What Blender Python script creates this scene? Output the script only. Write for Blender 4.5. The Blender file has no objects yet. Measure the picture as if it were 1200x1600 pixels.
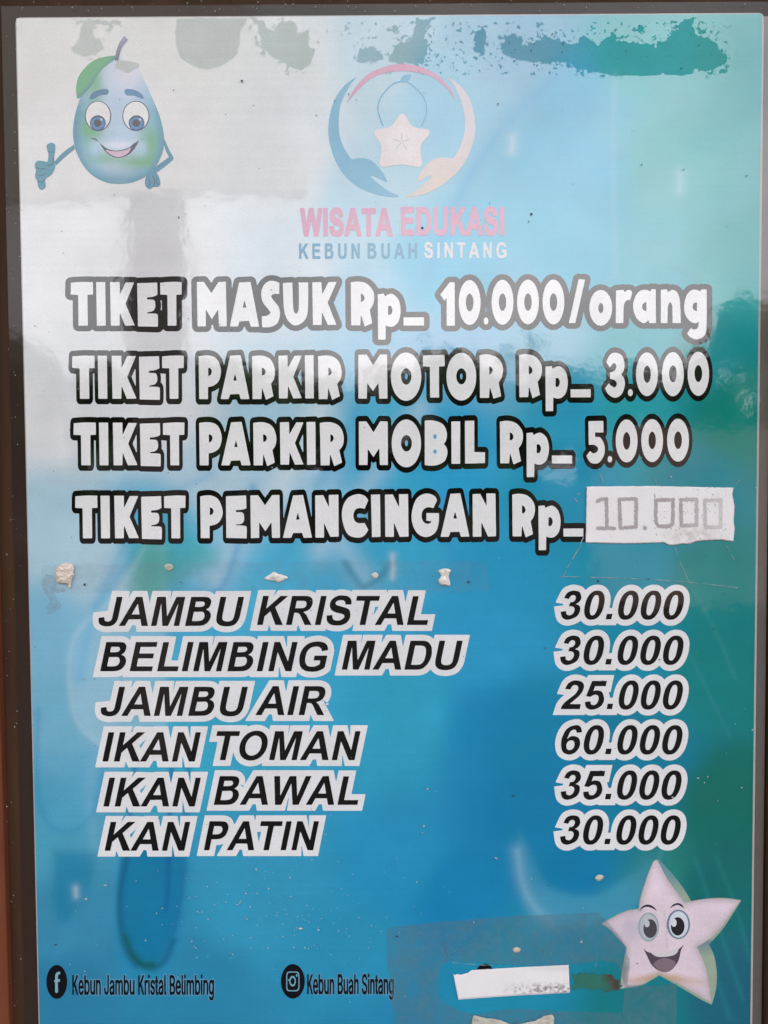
import bpy, math, random
import numpy as np
from mathutils import Vector, Matrix
from mathutils.geometry import delaunay_2d_cdt

S = bpy.context.scene
COL = S.collection
rng = np.random.default_rng(7)
random.seed(7)

# ------------------------------------------------------------------ camera
ZC = 1.45                       # height of the poster's centre above the ground
DIST = 0.51
FPX = 800 / math.tan(math.radians(30))      # focal length in photo pixels (1200 x 1600)
PITCH = math.radians(-2.42)
ROLL = math.radians(0.35)
cd = bpy.data.cameras.new('camera')
cam = bpy.data.objects.new('camera', cd)
COL.objects.link(cam)
cd.sensor_fit = 'VERTICAL'
cd.sensor_height = 32.0
cd.lens = 32.0 * FPX / 1600
cd.clip_start = 0.01
cd.clip_end = 2000
R = Matrix.Rotation(math.pi / 2 + PITCH, 3, 'X') @ Matrix.Rotation(-ROLL, 3, 'Z')
C0 = Vector((0, -DIST * math.cos(PITCH), ZC - DIST * math.sin(PITCH)))
cam.matrix_world = Matrix.Translation(C0) @ R.to_4x4()
S.camera = cam

# ------------------------------------------------------------------ sky, sun, exposure
SUN_EL, SUN_AZ = math.radians(48), math.radians(200)
w = bpy.data.worlds.new('World')
S.world = w
w.use_nodes = True
nt = w.node_tree
nt.nodes.clear()
sky = nt.nodes.new('ShaderNodeTexSky')
sky.sky_type = 'NISHITA'
sky.sun_disc = False
sky.sun_elevation = SUN_EL
sky.sun_rotation = math.radians(20)
sky.air_density = 1.0
sky.dust_density = 5.0
sky.ozone_density = 1.0
# thin bright cloud over the blue
tc = nt.nodes.new('ShaderNodeTexCoord')
cn = nt.nodes.new('ShaderNodeTexNoise')
cn.inputs['Scale'].default_value = 3.2
cn.inputs['Detail'].default_value = 6
cn.inputs['Roughness'].default_value = 0.6
nt.links.new(tc.outputs['Generated'], cn.inputs['Vector'])
cr = nt.nodes.new('ShaderNodeMapRange')
cr.inputs['From Min'].default_value = 0.35
cr.inputs['From Max'].default_value = 0.65
cr.inputs['To Min'].default_value = 0.35
cr.inputs['To Max'].default_value = 0.95
nt.links.new(cn.outputs['Fac'], cr.inputs['Value'])
mx = nt.nodes.new('ShaderNodeMixRGB')
nt.links.new(cr.outputs['Result'], mx.inputs['Fac'])
nt.links.new(sky.outputs['Color'], mx.inputs['Color1'])
mx.inputs['Color2'].default_value = (17.0, 16.6, 16.8, 1)
bg = nt.nodes.new('ShaderNodeBackground')
bg.inputs['Strength'].default_value = 0.12
nt.links.new(mx.outputs['Color'], bg.inputs['Color'])
wo = nt.nodes.new('ShaderNodeOutputWorld')
nt.links.new(bg.outputs['Background'], wo.inputs['Surface'])

sd = bpy.data.lights.new('sun', 'SUN')
sun = bpy.data.objects.new('sun', sd)
COL.objects.link(sun)
sd.energy = 2.0
sd.angle = math.radians(12)
sd.color = (1, 0.95, 0.88)
# the sun stands behind the board's wall, so the poster is in shade
sun.rotation_euler = (math.radians(90) - SUN_EL, 0, math.radians(180 - 20))

S.view_settings.view_transform = 'Standard'
S.view_settings.look = 'None'
S.view_settings.gamma = 1
S.view_settings.use_curve_mapping = False
S.view_settings.exposure = 0.91

# ------------------------------------------------------------------ photo pixel <-> poster plane (y = 0)
RM = np.array(R)
C0n = np.array(C0)
def plane(x, y, depth=0.0):
    """points of the poster's plane (or of a plane DEPTH metres in front of it) seen at photo pixels x, y"""
    x = np.asarray(x, float); y = np.asarray(y, float)
    d = np.stack([(x - 600) / FPX, -(y - 800) / FPX, -np.ones_like(x)], -1) @ RM.T
    t = (-C0n[1]) / d[..., 1]
    p = C0n + d * t[..., None]
    p[..., 1] = -depth
    return p
def mirror_at(x, y, dist):
    """the place DIST metres in front of the poster that the poster mirrors at pixel x, y"""
    p = plane(np.array([x]), np.array([y]))[0]
    m = np.array([C0n[0], -C0n[1], C0n[2]])
    return m + (p - m) * ((DIST + dist) / DIST)

# ------------------------------------------------------------------ outlines
def path(txt, s=1.0, x0=0.0, y0=0.0, n=5):
    """'x,y ~x,y ...': a closed outline; ~ marks a point that the curve passes smoothly"""
    P, sm = [], []
    for t in txt.split():
        f = t.startswith('~')
        a, b = t.lstrip('~').split(',')
        P.append((float(a), float(b))); sm.append(f)
    P = np.array(P); N = len(P); out = []
    for i in range(N):
        j = (i + 1) % N
        p0, p1 = P[i], P[j]
        if not sm[i] and not sm[j]:
            out.append(p0); continue
        t0 = (P[j] - P[i - 1]) / 2 if sm[i] else None
        t1 = (P[(j + 1) % N] - P[i]) / 2 if sm[j] else None
        L = np.hypot(*(p1 - p0))
        if t0 is not None:
            l = np.hypot(*t0); t0 = t0 * min(1, 1.1 * L / max(l, 1e-6))
        if t1 is not None:
            l = np.hypot(*t1); t1 = t1 * min(1, 1.1 * L / max(l, 1e-6))
        if t0 is None: t0 = 1.5 * (p1 - p0) - 0.5 * t1
        if t1 is None: t1 = 1.5 * (p1 - p0) - 0.5 * t0
        for k in range(n):
            t = k / n
            out.append((2*t**3 - 3*t*t + 1)*p0 + (t**3 - 2*t*t + t)*t0 + (-2*t**3 + 3*t*t)*p1 + (t**3 - t*t)*t1)
    return np.array(out) / s + np.array([x0, y0])
def open_path(txt, s=1.0, x0=0.0, y0=0.0, n=6):
    P = np.array([[float(v) for v in t.lstrip('~').split(',')] for t in txt.split()]) / s + np.array([x0, y0])
    out = []
    for i in range(len(P) - 1):
        a = P[max(i - 1, 0)]; b = P[i]; c = P[i + 1]; d = P[min(i + 2, len(P) - 1)]
        for k in range(n):
            t = k / n
            out.append(0.5*((2*b) + (c - a)*t + (2*a - 5*b + 4*c - d)*t*t + (3*b - a - 3*c + d)*t**3))
    out.append(P[-1])
    return np.array(out)
def ellipse(cx, cy, rx, ry, s=1.0, x0=0.0, y0=0.0, n=40, power=2.0):
    a = np.linspace(0, 2*np.pi, n, endpoint=False)
    c, q = np.cos(a), np.sin(a)
    e = 2.0 / power
    return np.stack([(cx + rx*np.sign(c)*np.abs(c)**e)/s + x0, (cy + ry*np.sign(q)*np.abs(q)**e)/s + y0], -1)
def seg_dist(X, Y, P, closed=True):
    Q = np.roll(P, -1, 0) if closed else P[1:]
    A = P if closed else P[:-1]
    best = np.full(X.shape, 1e9)
    for (ax, ay), (bx, by) in zip(A, Q):
        dx, dy = bx - ax, by - ay
        L = dx*dx + dy*dy
        if L < 1e-12: continue
        t = np.clip(((X - ax)*dx + (Y - ay)*dy)/L, 0, 1)
        best = np.minimum(best, (X - ax - t*dx)**2 + (Y - ay - t*dy)**2)
    return np.sqrt(best)
def winding(X, Y, loops, evenodd):
    wn = np.zeros(X.shape, int)
    for P in loops:
        for (ax, ay), (bx, by) in zip(P, np.roll(P, -1, 0)):
            if ay == by: continue
            side = (bx - ax)*(Y - ay) - (X - ax)*(by - ay)
            if by > ay: wn += ((Y >= ay) & (Y < by) & (side > 0))
            else: wn -= ((Y >= by) & (Y < ay) & (side < 0))
    return (wn % 2 != 0) if evenodd else (wn != 0)
class Field:
    """signed distance (negative inside) of a union of shapes on a grid over the photo's pixels"""
    def __init__(self, box, step=1.0):
        x0, y0, x1, y1 = box
        self.x0, self.y0, self.h = x0, y0, step
        self.nx = int(math.ceil((x1 - x0)/step)) + 1
        self.ny = int(math.ceil((y1 - y0)/step)) + 1
        self.X, self.Y = np.meshgrid(x0 + step*np.arange(self.nx), y0 + step*np.arange(self.ny))
        self.F = np.full(self.X.shape, 1e3)
    def _win(self, loops, m):
        A = np.concatenate(loops)
        a = A.min(0) - m; b = A.max(0) + m
        i0 = max(int((a[0] - self.x0)/self.h), 0); i1 = min(int((b[0] - self.x0)/self.h) + 2, self.nx)
        j0 = max(int((a[1] - self.y0)/self.h), 0); j1 = min(int((b[1] - self.y0)/self.h) + 2, self.ny)
        return slice(j0, j1), slice(i0, i1)
    def add(self, loops, r=0.0, rx=None, evenodd=True, cut=False):
        """add one shape (outer loop and holes) grown by r, or by rx across and r up and down"""
        k = 1.0 if rx is None else r/rx
        m = max(r, rx or 0) + 4
        w_ = self._win(loops, m)
        X, Y = self.X[w_]*k, self.Y[w_]
        L = [P*np.array([k, 1.0]) for P in loops]
        d = np.full(X.shape, 1e9)
        for P in L: d = np.minimum(d, seg_dist(X, Y, P))
        d = np.where(winding(X, Y, L, evenodd), -d, d) - r
        self.F[w_] = np.maximum(self.F[w_], -d) if cut else np.minimum(self.F[w_], d)
        return self
    def line(self, P, width):
        w_ = self._win([P], width/2 + 4)
        d = seg_dist(self.X[w_], self.Y[w_], P, False) - width/2
        self.F[w_] = np.minimum(self.F[w_], d)
        return self
def box_of(loops, m):
    A = np.concatenate(loops)
    return (A[:, 0].min() - m, A[:, 1].min() - m, A[:, 0].max() + m, A[:, 1].max() + m)

_SEG = {1: [(3, 0)], 2: [(0, 1)], 3: [(3, 1)], 4: [(1, 2)], 5: None, 6: [(0, 2)], 7: [(3, 2)], 8: [(2, 3)], 9: [(2, 0)],
        10: None, 11: [(2, 1)], 12: [(1, 3)], 13: [(1, 0)], 14: [(0, 3)]}
def contours(fd):
    """marching squares: closed loops in photo pixels"""
    F = fd.F.copy()
    F[0, :] = F[-1, :] = 1e2; F[:, 0] = F[:, -1] = 1e2
    F[F == 0] = 1e-6
    I = F < 0
    code = I[:-1, :-1]*1 + I[:-1, 1:]*2 + I[1:, 1:]*4 + I[1:, :-1]*8
    js, iz = np.nonzero((code > 0) & (code < 15))
    nxt = {}; pos = {}
    def key(j, i, e):
        if e == 0: k = (0, j, i); a, b = F[j, i], F[j, i+1]; p = (i + a/(a - b), j)
        elif e == 2: k = (0, j+1, i); a, b = F[j+1, i], F[j+1, i+1]; p = (i + a/(a - b), j + 1)
        elif e == 3: k = (1, j, i); a, b = F[j, i], F[j+1, i]; p = (i, j + a/(a - b))
        else: k = (1, j, i+1); a, b = F[j, i+1], F[j+1, i+1]; p = (i + 1, j + a/(a - b))
        pos[k] = p
        return k
    for j, i in zip(js, iz):
        c = code[j, i]
        sg = _SEG[c]
        if c == 5: sg = [(3, 0), (1, 2)]
        if c == 10: sg = [(0, 1), (2, 3)]
        for a, b in sg: nxt[key(j, i, a)] = key(j, i, b)
    loops = []
    while nxt:
        k0, k = nxt.popitem()
        lp = [k0]
        while k != k0:
            lp.append(k)
            if k not in nxt: break
            k = nxt.pop(k)
        P = np.array([pos[q] for q in lp])*fd.h + np.array([fd.x0, fd.y0])
        if len(P) > 3: loops.append(P)
    return loops
def simplify(P, tol):
    n = len(P)
    if n < 6: return P
    keep = np.zeros(n, bool)
    k = int(np.argmax(((P - P[0])**2).sum(1)))
    keep[0] = keep[k] = True
    st = [(0, k), (k, n)]
    Q = np.concatenate([P, P[:1]])
    while st:
        a, b = st.pop()
        if b - a < 2: continue
        d = Q[b] - Q[a]; L = np.hypot(*d)
        v = Q[a+1:b] - Q[a]
        e = np.abs(d[0]*v[:, 1] - d[1]*v[:, 0])/L if L > 1e-9 else np.hypot(v[:, 0], v[:, 1])
        m = int(np.argmax(e))
        if e[m] > tol:
            keep[(a + 1 + m) % n] = True
            st += [(a, a+1+m), (a+1+m, b)]
    R_ = P[keep]
    return R_ if len(R_) >= 3 else P

# ------------------------------------------------------------------ objects
def link(name, me, parent=None, mat=None):
    o = bpy.data.objects.new(name, me)
    COL.objects.link(o)
    if parent is not None: o.parent = parent
    if mat is not None: me.materials.append(mat)
    return o
def mesh(name, V, Fc, parent=None, mat=None, smooth=False):
    me = bpy.data.meshes.new(name)
    me.from_pydata([tuple(v) for v in V], [], [tuple(f) for f in Fc])
    if smooth: me.shade_smooth()
    me.update()
    return link(name, me, parent, mat)
def tag(o, label=None, cat=None, group=None, kind=None):
    if label: o['label'] = label
    if cat: o['category'] = cat
    if group: o['group'] = group
    if kind: o['kind'] = kind
    return o
def sample(fd, x, y):
    u = min(max((x - fd.x0)/fd.h, 0), fd.nx - 1.001); v = min(max((y - fd.y0)/fd.h, 0), fd.ny - 1.001)
    i, j = int(u), int(v); a, b = u - i, v - j
    F = fd.F
    return (F[j, i]*(1-a) + F[j, i+1]*a)*(1-b) + (F[j+1, i]*(1-a) + F[j+1, i+1]*a)*b
LAYER = 0.00006                 # ink layers lie a fraction of a millimetre apart
def flat(name, fd, depth, parent, mat, tol=0.07):
    """a field's inside as one flat printed mesh; DEPTH in layers"""
    L = [simplify(P, tol) for P in contours(fd)]
    V2 = np.concatenate(L)
    edges, k = [], 0
    for P in L:
        n = len(P); edges += [(k + i, k + (i + 1) % n) for i in range(n)]; k += n
    vs, _e, tris, *_r = delaunay_2d_cdt([Vector(p) for p in V2], edges, [], 2, 1e-5)     # inside, holes left out
    V2 = np.array([tuple(v) for v in vs])
    V = plane(V2[:, 0], V2[:, 1], depth*LAYER)
    out = []
    for a, b, c in tris:                # face the camera (-y)
        p, q, r = V2[a], V2[b], V2[c]
        cr_ = (q[0]-p[0])*(r[1]-p[1]) - (q[1]-p[1])*(r[0]-p[0])
        m_ = (p + q + r)/3
        if abs(cr_) < 1e-9 or sample(fd, m_[0], m_[1]) > 0: continue
        out.append((a, c, b) if cr_ > 0 else (a, b, c))
    return mesh(name, V, out, parent, mat)
_CELL = {1: 'A03', 2: 'B10', 3: 'AB13', 4: 'C21', 5: None, 6: 'BC20', 7: 'ABC23', 8: 'D32', 9: 'DA02', 11: 'DAB12', 12: 'CD31', 13: 'CDA01', 14: 'BCD30', 15: 'ABCD'}
def painted(name, fd, depth, parent, mat, colour):
    """a field's inside as a fine mesh whose ink colour varies: colour(X, Y) -> rgb, kept as a colour attribute"""
    F = fd.F.copy(); F[0, :] = F[-1, :] = 1e2; F[:, 0] = F[:, -1] = 1e2
    F[F == 0] = 1e-6
    I = F < 0
    code = I[:-1, :-1]*1 + I[:-1, 1:]*2 + I[1:, 1:]*4 + I[1:, :-1]*8
    V = {}; pts = []; faces = []
    def vid(k, p):
        if k not in V: V[k] = len(pts); pts.append(p)
        return V[k]
    def corner(j, i): return vid((2, j, i), (i, j))
    def edge(j, i, e):
        if e == 0: a, b = F[j, i], F[j, i+1]; return vid((0, j, i), (i + a/(a-b), j))
        if e == 2: a, b = F[j+1, i], F[j+1, i+1]; return vid((0, j+1, i), (i + a/(a-b), j+1))
        if e == 3: a, b = F[j, i], F[j+1, i]; return vid((1, j, i), (i, j + a/(a-b)))
        a, b = F[j, i+1], F[j+1, i+1]; return vid((1, j, i+1), (i+1, j + a/(a-b)))
    cor = {'A': (0, 0), 'B': (0, 1), 'C': (1, 1), 'D': (1, 0)}
    js, iz = np.nonzero(code)
    for j, i in zip(js, iz):
        c = code[j, i]
        specs = ['A03', 'C21'] if c == 5 else ['B10', 'D32'] if c == 10 else [_CELL[c]]
        for sp in specs:
            f = [corner(j + cor[t][0], i + cor[t][1]) if t in cor else edge(j, i, int(t)) for t in sp]
            faces.append(f[::-1])
    P = np.array(pts)*fd.h + np.array([fd.x0, fd.y0])
    # orientation: make every face look at the camera
    V3 = plane(P[:, 0], P[:, 1], depth*LAYER)
    fixed = []
    for f in faces:
        a = 0.0
        for u, v in zip(f, f[1:] + f[:1]): a += P[u, 0]*P[v, 1] - P[v, 0]*P[u, 1]
        fixed.append(f if a < 0 else f[::-1])
    o = mesh(name, V3, fixed, parent, mat)
    put_colour(o.data, colour(P[:, 0], P[:, 1]))
    return o
def put_colour(me, rgb):
    at = me.color_attributes.new('ink', 'FLOAT_COLOR', 'POINT')
    a = np.ones((len(me.vertices), 4), np.float32)
    a[:, :3] = np.clip(rgb, 0, 1)
    at.data.foreach_set('color', a.ravel())
def empty(name, loc=(0, 0, 0)):
    o = bpy.data.objects.new(name, None)
    o.empty_display_size = 0.05
    o.location = loc
    COL.objects.link(o)
    return o
def lin(r, g, b):
    f = lambda v: (v/255/12.92) if v/255 <= 0.04045 else ((v/255 + 0.055)/1.055)**2.4
    return (f(r), f(g), f(b))

# smooth value noise over photo pixels (for ragged edges and mottling)
def vnoise(X, Y, scale, seed, octaves=4, rough=0.55):
    r = np.random.default_rng(seed)
    T = r.random((64, 64))
    out = np.zeros(np.shape(X)); amp = 1.0; tot = 0
    f = 1.0/scale
    for _ in range(octaves):
        u, v = np.asarray(X)*f + 13.7*_, np.asarray(Y)*f + 7.3*_
        i, j = np.floor(u).astype(int), np.floor(v).astype(int)
        a, b = u - i, v - j
        a = a*a*(3 - 2*a); b = b*b*(3 - 2*b)
        g = lambda p, q: T[p % 64, q % 64]
        out += amp*((g(i, j)*(1-a) + g(i+1, j)*a)*(1-b) + (g(i, j+1)*(1-a) + g(i+1, j+1)*a)*b)
        tot += amp; amp *= rough; f *= 2
    return out/tot*2 - 1

# ------------------------------------------------------------------ materials
def nodes(name):
    m = bpy.data.materials.new(name)
    m.use_nodes = True
    return m, m.node_tree, m.node_tree.nodes['Principled BSDF']
COAT_IOR = 1.88
def laminate_normal(t, strength=1.0):
    """the plastic film over the print is not quite flat: slow waves and a fine orange-peel"""
    g = t.nodes.new('ShaderNodeNewGeometry')
    out = None
    for sc, dist, det, stx in ((14.0, 0.00045, 1, 0.5), (85.0, 0.00005, 2, 1.0), (420.0, 0.000006, 1, 1.0)):
        mp = t.nodes.new('ShaderNodeMapping')
        mp.inputs['Scale'].default_value = (1, 1, stx)
        t.links.new(g.outputs['Position'], mp.inputs['Vector'])
        n = t.nodes.new('ShaderNodeTexNoise')
        n.inputs['Scale'].default_value = sc
        n.inputs['Detail'].default_value = det
        t.links.new(mp.outputs['Vector'], n.inputs['Vector'])
        b = t.nodes.new('ShaderNodeBump')
        b.inputs['Strength'].default_value = strength
        b.inputs['Distance'].default_value = dist
        t.links.new(n.outputs['Fac'], b.inputs['Height'])
        if out is not None: t.links.new(out, b.inputs['Normal'])
        out = b.outputs['Normal']
    return out
def laminated(name, rgb=None, coat=1.0, coat_rough=0.052, dust=1.0):
    """ink under clear laminate; without rgb the colour comes from the mesh's own 'ink' attribute"""
    m, t, p = nodes(name)
    g = t.nodes.new('ShaderNodeNewGeometry')
    n = t.nodes.new('ShaderNodeTexNoise')               # uneven, slightly faded ink
    n.inputs['Scale'].default_value = 38
    n.inputs['Detail'].default_value = 8
    n.inputs['Roughness'].default_value = 0.7
    t.links.new(g.outputs['Position'], n.inputs['Vector'])
    wv = t.nodes.new('ShaderNodeTexNoise')              # faint print-head lines across the sheet
    mp = t.nodes.new('ShaderNodeMapping')
    mp.inputs['Scale'].default_value = (5, 5, 430)
    t.links.new(g.outputs['Position'], mp.inputs['Vector'])
    t.links.new(mp.outputs['Vector'], wv.inputs['Vector'])
    wv.inputs['Scale'].default_value = 1.0
    wv.inputs['Detail'].default_value = 3
    wm = t.nodes.new('ShaderNodeMath'); wm.operation = 'MULTIPLY_ADD'; wm.inputs[1].default_value = 0.35; wm.inputs[2].default_value = 0.325
    t.links.new(wv.outputs['Fac'], wm.inputs[0])
    ad = t.nodes.new('ShaderNodeMath'); ad.operation = 'ADD'
    t.links.new(n.outputs['Fac'], ad.inputs[0]); t.links.new(wm.outputs[0], ad.inputs[1])
    mr = t.nodes.new('ShaderNodeMapRange')
    mr.inputs['From Min'].default_value = 0.6; mr.inputs['From Max'].default_value = 1.4
    mr.inputs['To Min'].default_value = 0.87; mr.inputs['To Max'].default_value = 1.10
    t.links.new(ad.outputs[0], mr.inputs['Value'])
    gr = t.nodes.new('ShaderNodeTexNoise')              # grain of the print
    gr.inputs['Scale'].default_value = 1300; gr.inputs['Detail'].default_value = 1
    t.links.new(g.outputs['Position'], gr.inputs['Vector'])
    gm = t.nodes.new('ShaderNodeMapRange')
    gm.inputs['From Min'].default_value = 0.25; gm.inputs['From Max'].default_value = 0.75
    gm.inputs['To Min'].default_value = 0.93; gm.inputs['To Max'].default_value = 1.07
    t.links.new(gr.outputs['Fac'], gm.inputs['Value'])
    mm = t.nodes.new('ShaderNodeMath'); mm.operation = 'MULTIPLY'
    t.links.new(mr.outputs['Result'], mm.inputs[0]); t.links.new(gm.outputs['Result'], mm.inputs[1])
    mr = mm
    mul = t.nodes.new('ShaderNodeVectorMath'); mul.operation = 'SCALE'
    t.links.new(mr.outputs[0], mul.inputs['Scale'])
    if rgb is None:
        a = t.nodes.new('ShaderNodeVertexColor'); a.layer_name = 'ink'
        t.links.new(a.outputs['Color'], mul.inputs[0])
    else:
        mul.inputs[0].default_value = rgb
    # settled dust: a sparse pale veil and small grains
    d = t.nodes.new('ShaderNodeTexNoise')
    d.inputs['Scale'].default_value = 900
    d.inputs['Detail'].default_value = 2
    t.links.new(g.outputs['Position'], d.inputs['Vector'])
    dr = t.nodes.new('ShaderNodeMapRange')
    dr.inputs['From Min'].default_value = 0.70; dr.inputs['From Max'].default_value = 0.80
    dr.inputs['To Min'].default_value = 0.0015*dust; dr.inputs['To Max'].default_value = 0.08*dust
    t.links.new(d.outputs['Fac'], dr.inputs['Value'])
    mix = t.nodes.new('ShaderNodeMixRGB')
    t.links.new(dr.outputs['Result'], mix.inputs['Fac'])
    t.links.new(mul.outputs['Vector'], mix.inputs['Color1'])
    mix.inputs['Color2'].default_value = (0.5, 0.48, 0.45, 1)
    t.links.new(mix.outputs['Color'], p.inputs['Base Color'])
    p.inputs['Roughness'].default_value = 0.6
    p.inputs['Specular IOR Level'].default_value = 0.0
    p.inputs['Coat Weight'].default_value = coat
    p.inputs['Coat IOR'].default_value = COAT_IOR
    p.inputs['Coat Roughness'].default_value = coat_rough
    t.links.new(laminate_normal(t), p.inputs['Coat Normal'])
    return m
_mats = {}
def ink(r, g, b, coat=1.0):
    k = (r, g, b, coat)
    if k not in _mats: _mats[k] = laminated('ink', (r, g, b), coat)
    return _mats[k]
def matte(name, c1, c2, scale=60, rough=0.85, bump=0.0, stretch=(1, 1, 1)):
    m, t, p = nodes(name)
    g = t.nodes.new('ShaderNodeNewGeometry')
    mp = t.nodes.new('ShaderNodeMapping'); mp.inputs['Scale'].default_value = stretch
    t.links.new(g.outputs['Position'], mp.inputs['Vector'])
    n = t.nodes.new('ShaderNodeTexNoise')
    n.inputs['Scale'].default_value = scale
    n.inputs['Detail'].default_value = 7
    n.inputs['Roughness'].default_value = 0.65
    t.links.new(mp.outputs['Vector'], n.inputs['Vector'])
    r = t.nodes.new('ShaderNodeValToRGB')
    r.color_ramp.elements[0].position = 0.32; r.color_ramp.elements[1].position = 0.68
    r.color_ramp.elements[0].color = (*c1, 1); r.color_ramp.elements[1].color = (*c2, 1)
    t.links.new(n.outputs['Fac'], r.inputs['Fac'])
    t.links.new(r.outputs['Color'], p.inputs['Base Color'])
    p.inputs['Roughness'].default_value = rough
    p.inputs['Specular IOR Level'].default_value = 0.3
    if bump:
        b = t.nodes.new('ShaderNodeBump')
        b.inputs['Distance'].default_value = bump
        t.links.new(n.outputs['Fac'], b.inputs['Height'])
        t.links.new(b.outputs['Normal'], p.inputs['Normal'])
    return m
def film(name, tint, cover, grain, seed=0, gloss=0.12):
    """thin clear plastic gone dull: mostly see-through, partly a pale dull skin, a little shine"""
    m, t, p = nodes(name)
    t.nodes.remove(p)
    o = t.nodes['Material Output']
    g = t.nodes.new('ShaderNodeNewGeometry')
    n = t.nodes.new('ShaderNodeTexNoise')
    n.inputs['Scale'].default_value = grain; n.inputs['Detail'].default_value = 9; n.inputs['Roughness'].default_value = 0.72
    t.links.new(g.outputs['Position'], n.inputs['Vector'])
    r = t.nodes.new('ShaderNodeMapRange')
    r.inputs['From Min'].default_value = 0.35; r.inputs['From Max'].default_value = 0.7
    r.inputs['To Min'].default_value = cover[0]; r.inputs['To Max'].default_value = cover[1]
    t.links.new(n.outputs['Fac'], r.inputs['Value'])
    tr = t.nodes.new('ShaderNodeBsdfTransparent')
    df = t.nodes.new('ShaderNodeBsdfDiffuse'); df.inputs['Color'].default_value = (*tint, 1)
    mx_ = t.nodes.new('ShaderNodeMixShader')
    t.links.new(r.outputs['Result'], mx_.inputs['Fac'])
    t.links.new(tr.outputs[0], mx_.inputs[1]); t.links.new(df.outputs[0], mx_.inputs[2])
    gl = t.nodes.new('ShaderNodeBsdfGlossy'); gl.inputs['Roughness'].default_value = 0.12
    t.links.new(laminate_normal(t), gl.inputs['Normal'])
    m2 = t.nodes.new('ShaderNodeMixShader'); m2.inputs['Fac'].default_value = gloss
    t.links.new(mx_.outputs[0], m2.inputs[1]); t.links.new(gl.outputs[0], m2.inputs[2])
    t.links.new(m2.outputs[0], o.inputs['Surface'])
    return m

M_PRINT = laminated('printed sheet')
M_DAMP = laminated('print seen through damp film', coat=0.12, coat_rough=0.05)
WHITE = (0.79, 0.785, 0.785)
BLACK = (0.0015, 0.0015, 0.002)

# ================================================================== large structure: ground, wall, eave, what stands opposite
def box(name, lo, hi, parent=None, mat=None, bevel=0.0):
    x0, y0, z0 = lo; x1, y1, z1 = hi
    V = [(x0,y0,z0),(x1,y0,z0),(x1,y1,z0),(x0,y1,z0),(x0,y0,z1),(x1,y0,z1),(x1,y1,z1),(x0,y1,z1)]
    Fc = [(0,3,2,1),(4,5,6,7),(0,1,5,4),(1,2,6,5),(2,3,7,6),(3,0,4,7)]
    o = mesh(name, V, Fc, parent, mat)
    if bevel:
        b = o.modifiers.new('edge', 'BEVEL'); b.width = bevel; b.segments = 2
    return o
m_ground = matte('trodden soil', (0.010, 0.009, 0.007), (0.020, 0.017, 0.013), 3, 0.95)
tag(mesh('ground', [(-300,-300,0),(300,-300,0),(300,300,0),(-300,300,0)], [(0,1,2,3)], None, m_ground), kind='structure')

m_dark_wood = matte('dark stained board', (0.034, 0.015, 0.007), (0.075, 0.034, 0.015), 30, 0.8, 0.0006, (1, 1, 0.12))
m_red_wood = matte('red brown wood', (0.09, 0.022, 0.009), (0.20, 0.055, 0.022), 22, 0.6, 0.0008, (1, 1, 0.15))
m_wall = matte('weathered planks', (0.05, 0.035, 0.025), (0.09, 0.065, 0.045), 18, 0.85, 0.001, (1, 1, 0.1))
tag(box('wall', (-2.2, 0.05, 0), (2.2, 0.12, 2.6), None, m_wall), kind='structure')

# sign board the sheet is fixed to
board = empty('sign_board', (0, 0.02, ZC - 0.42))
tag(board, 'dark brown wooden board framing the laminated price sheet', 'sign board')
def at(o, *p): return tuple(np.array(p) - np.array(o.location))
def child_box(name, lo, hi, parent, mat, bevel=0.0):
    return box(name, at(parent, *lo), at(parent, *hi), parent, mat, bevel)
child_box('backing_board', (-0.262, 0.0025, ZC - 0.42), (0.262, 0.0495, ZC + 0.40), board, m_dark_wood, 0.001)
# reddish rail whose edge shows at the lower left, and the dark rail at the right
pA = plane([2.0, 19.0], [960, 1600]); 
zA, zB = pA[0, 2], pA[1, 2]
def rail(name, xt, yt, xb, yb, side, th, mat):
    a = plane([xt], [yt])[0]; b = plane([xb], [yb])[0]
    # straight edge through both points, carried on past the frame
    k = (b[0] - a[0])/(b[2] - a[2])
    z1, z0 = ZC + 0.41, ZC - 0.43
    e1, e0 = a[0] + k*(z1 - a[2]), a[0] + k*(z0 - a[2])
    o1, o0 = (-0.30, -0.30) if side < 0 else (0.30, 0.30)
    y0, y1 = -th, 0.0024
    P = [(e0, z0), (o0, z0), (o1, z1), (e1, z1)]
    V = [(x, y0, z) for x, z in P] + [(x, y1, z) for x, z in P]
    V = [at(board, *v) for v in V]
    fr = (0, 1, 2, 3) if side > 0 else (3, 2, 1, 0)
    Fc = [fr, tuple(4 + i for i in fr[::-1])]
    for i in range(4):
        j = (i + 1) % 4
        Fc.append((i, j, 4 + j, 4 + i) if side < 0 else (j, i, 4 + i, 4 + j))
    o = mesh(name, V, Fc, board, mat)
    b_ = o.modifiers.new('edge', 'BEVEL'); b_.width = 0.0008; b_.segments = 2
    return o
tag(rail('side_rail', -1, 900, 19, 1600, -1, 0.004, m_red_wood), 'red brown rail at the lower left edge')
rail('side_rail', 1203, 900, 1194, 1600, 1, 0.004, m_dark_wood)

# unseen roof edge added over the board: keeps the upper part of the sheet darker
m_soffit = matte('roof boards', (0.06, 0.045, 0.035), (0.10, 0.08, 0.06), 12, 0.9, 0, (1, 0.1, 1))
added_eave = tag(box('added_eave', (-2.4, -0.88, ZC + 1.03), (2.4, 0.3, ZC + 1.08), None, m_soffit), 'unseen brown boarded roof edge added above the price sheet to shade it', 'added roof edge')

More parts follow.
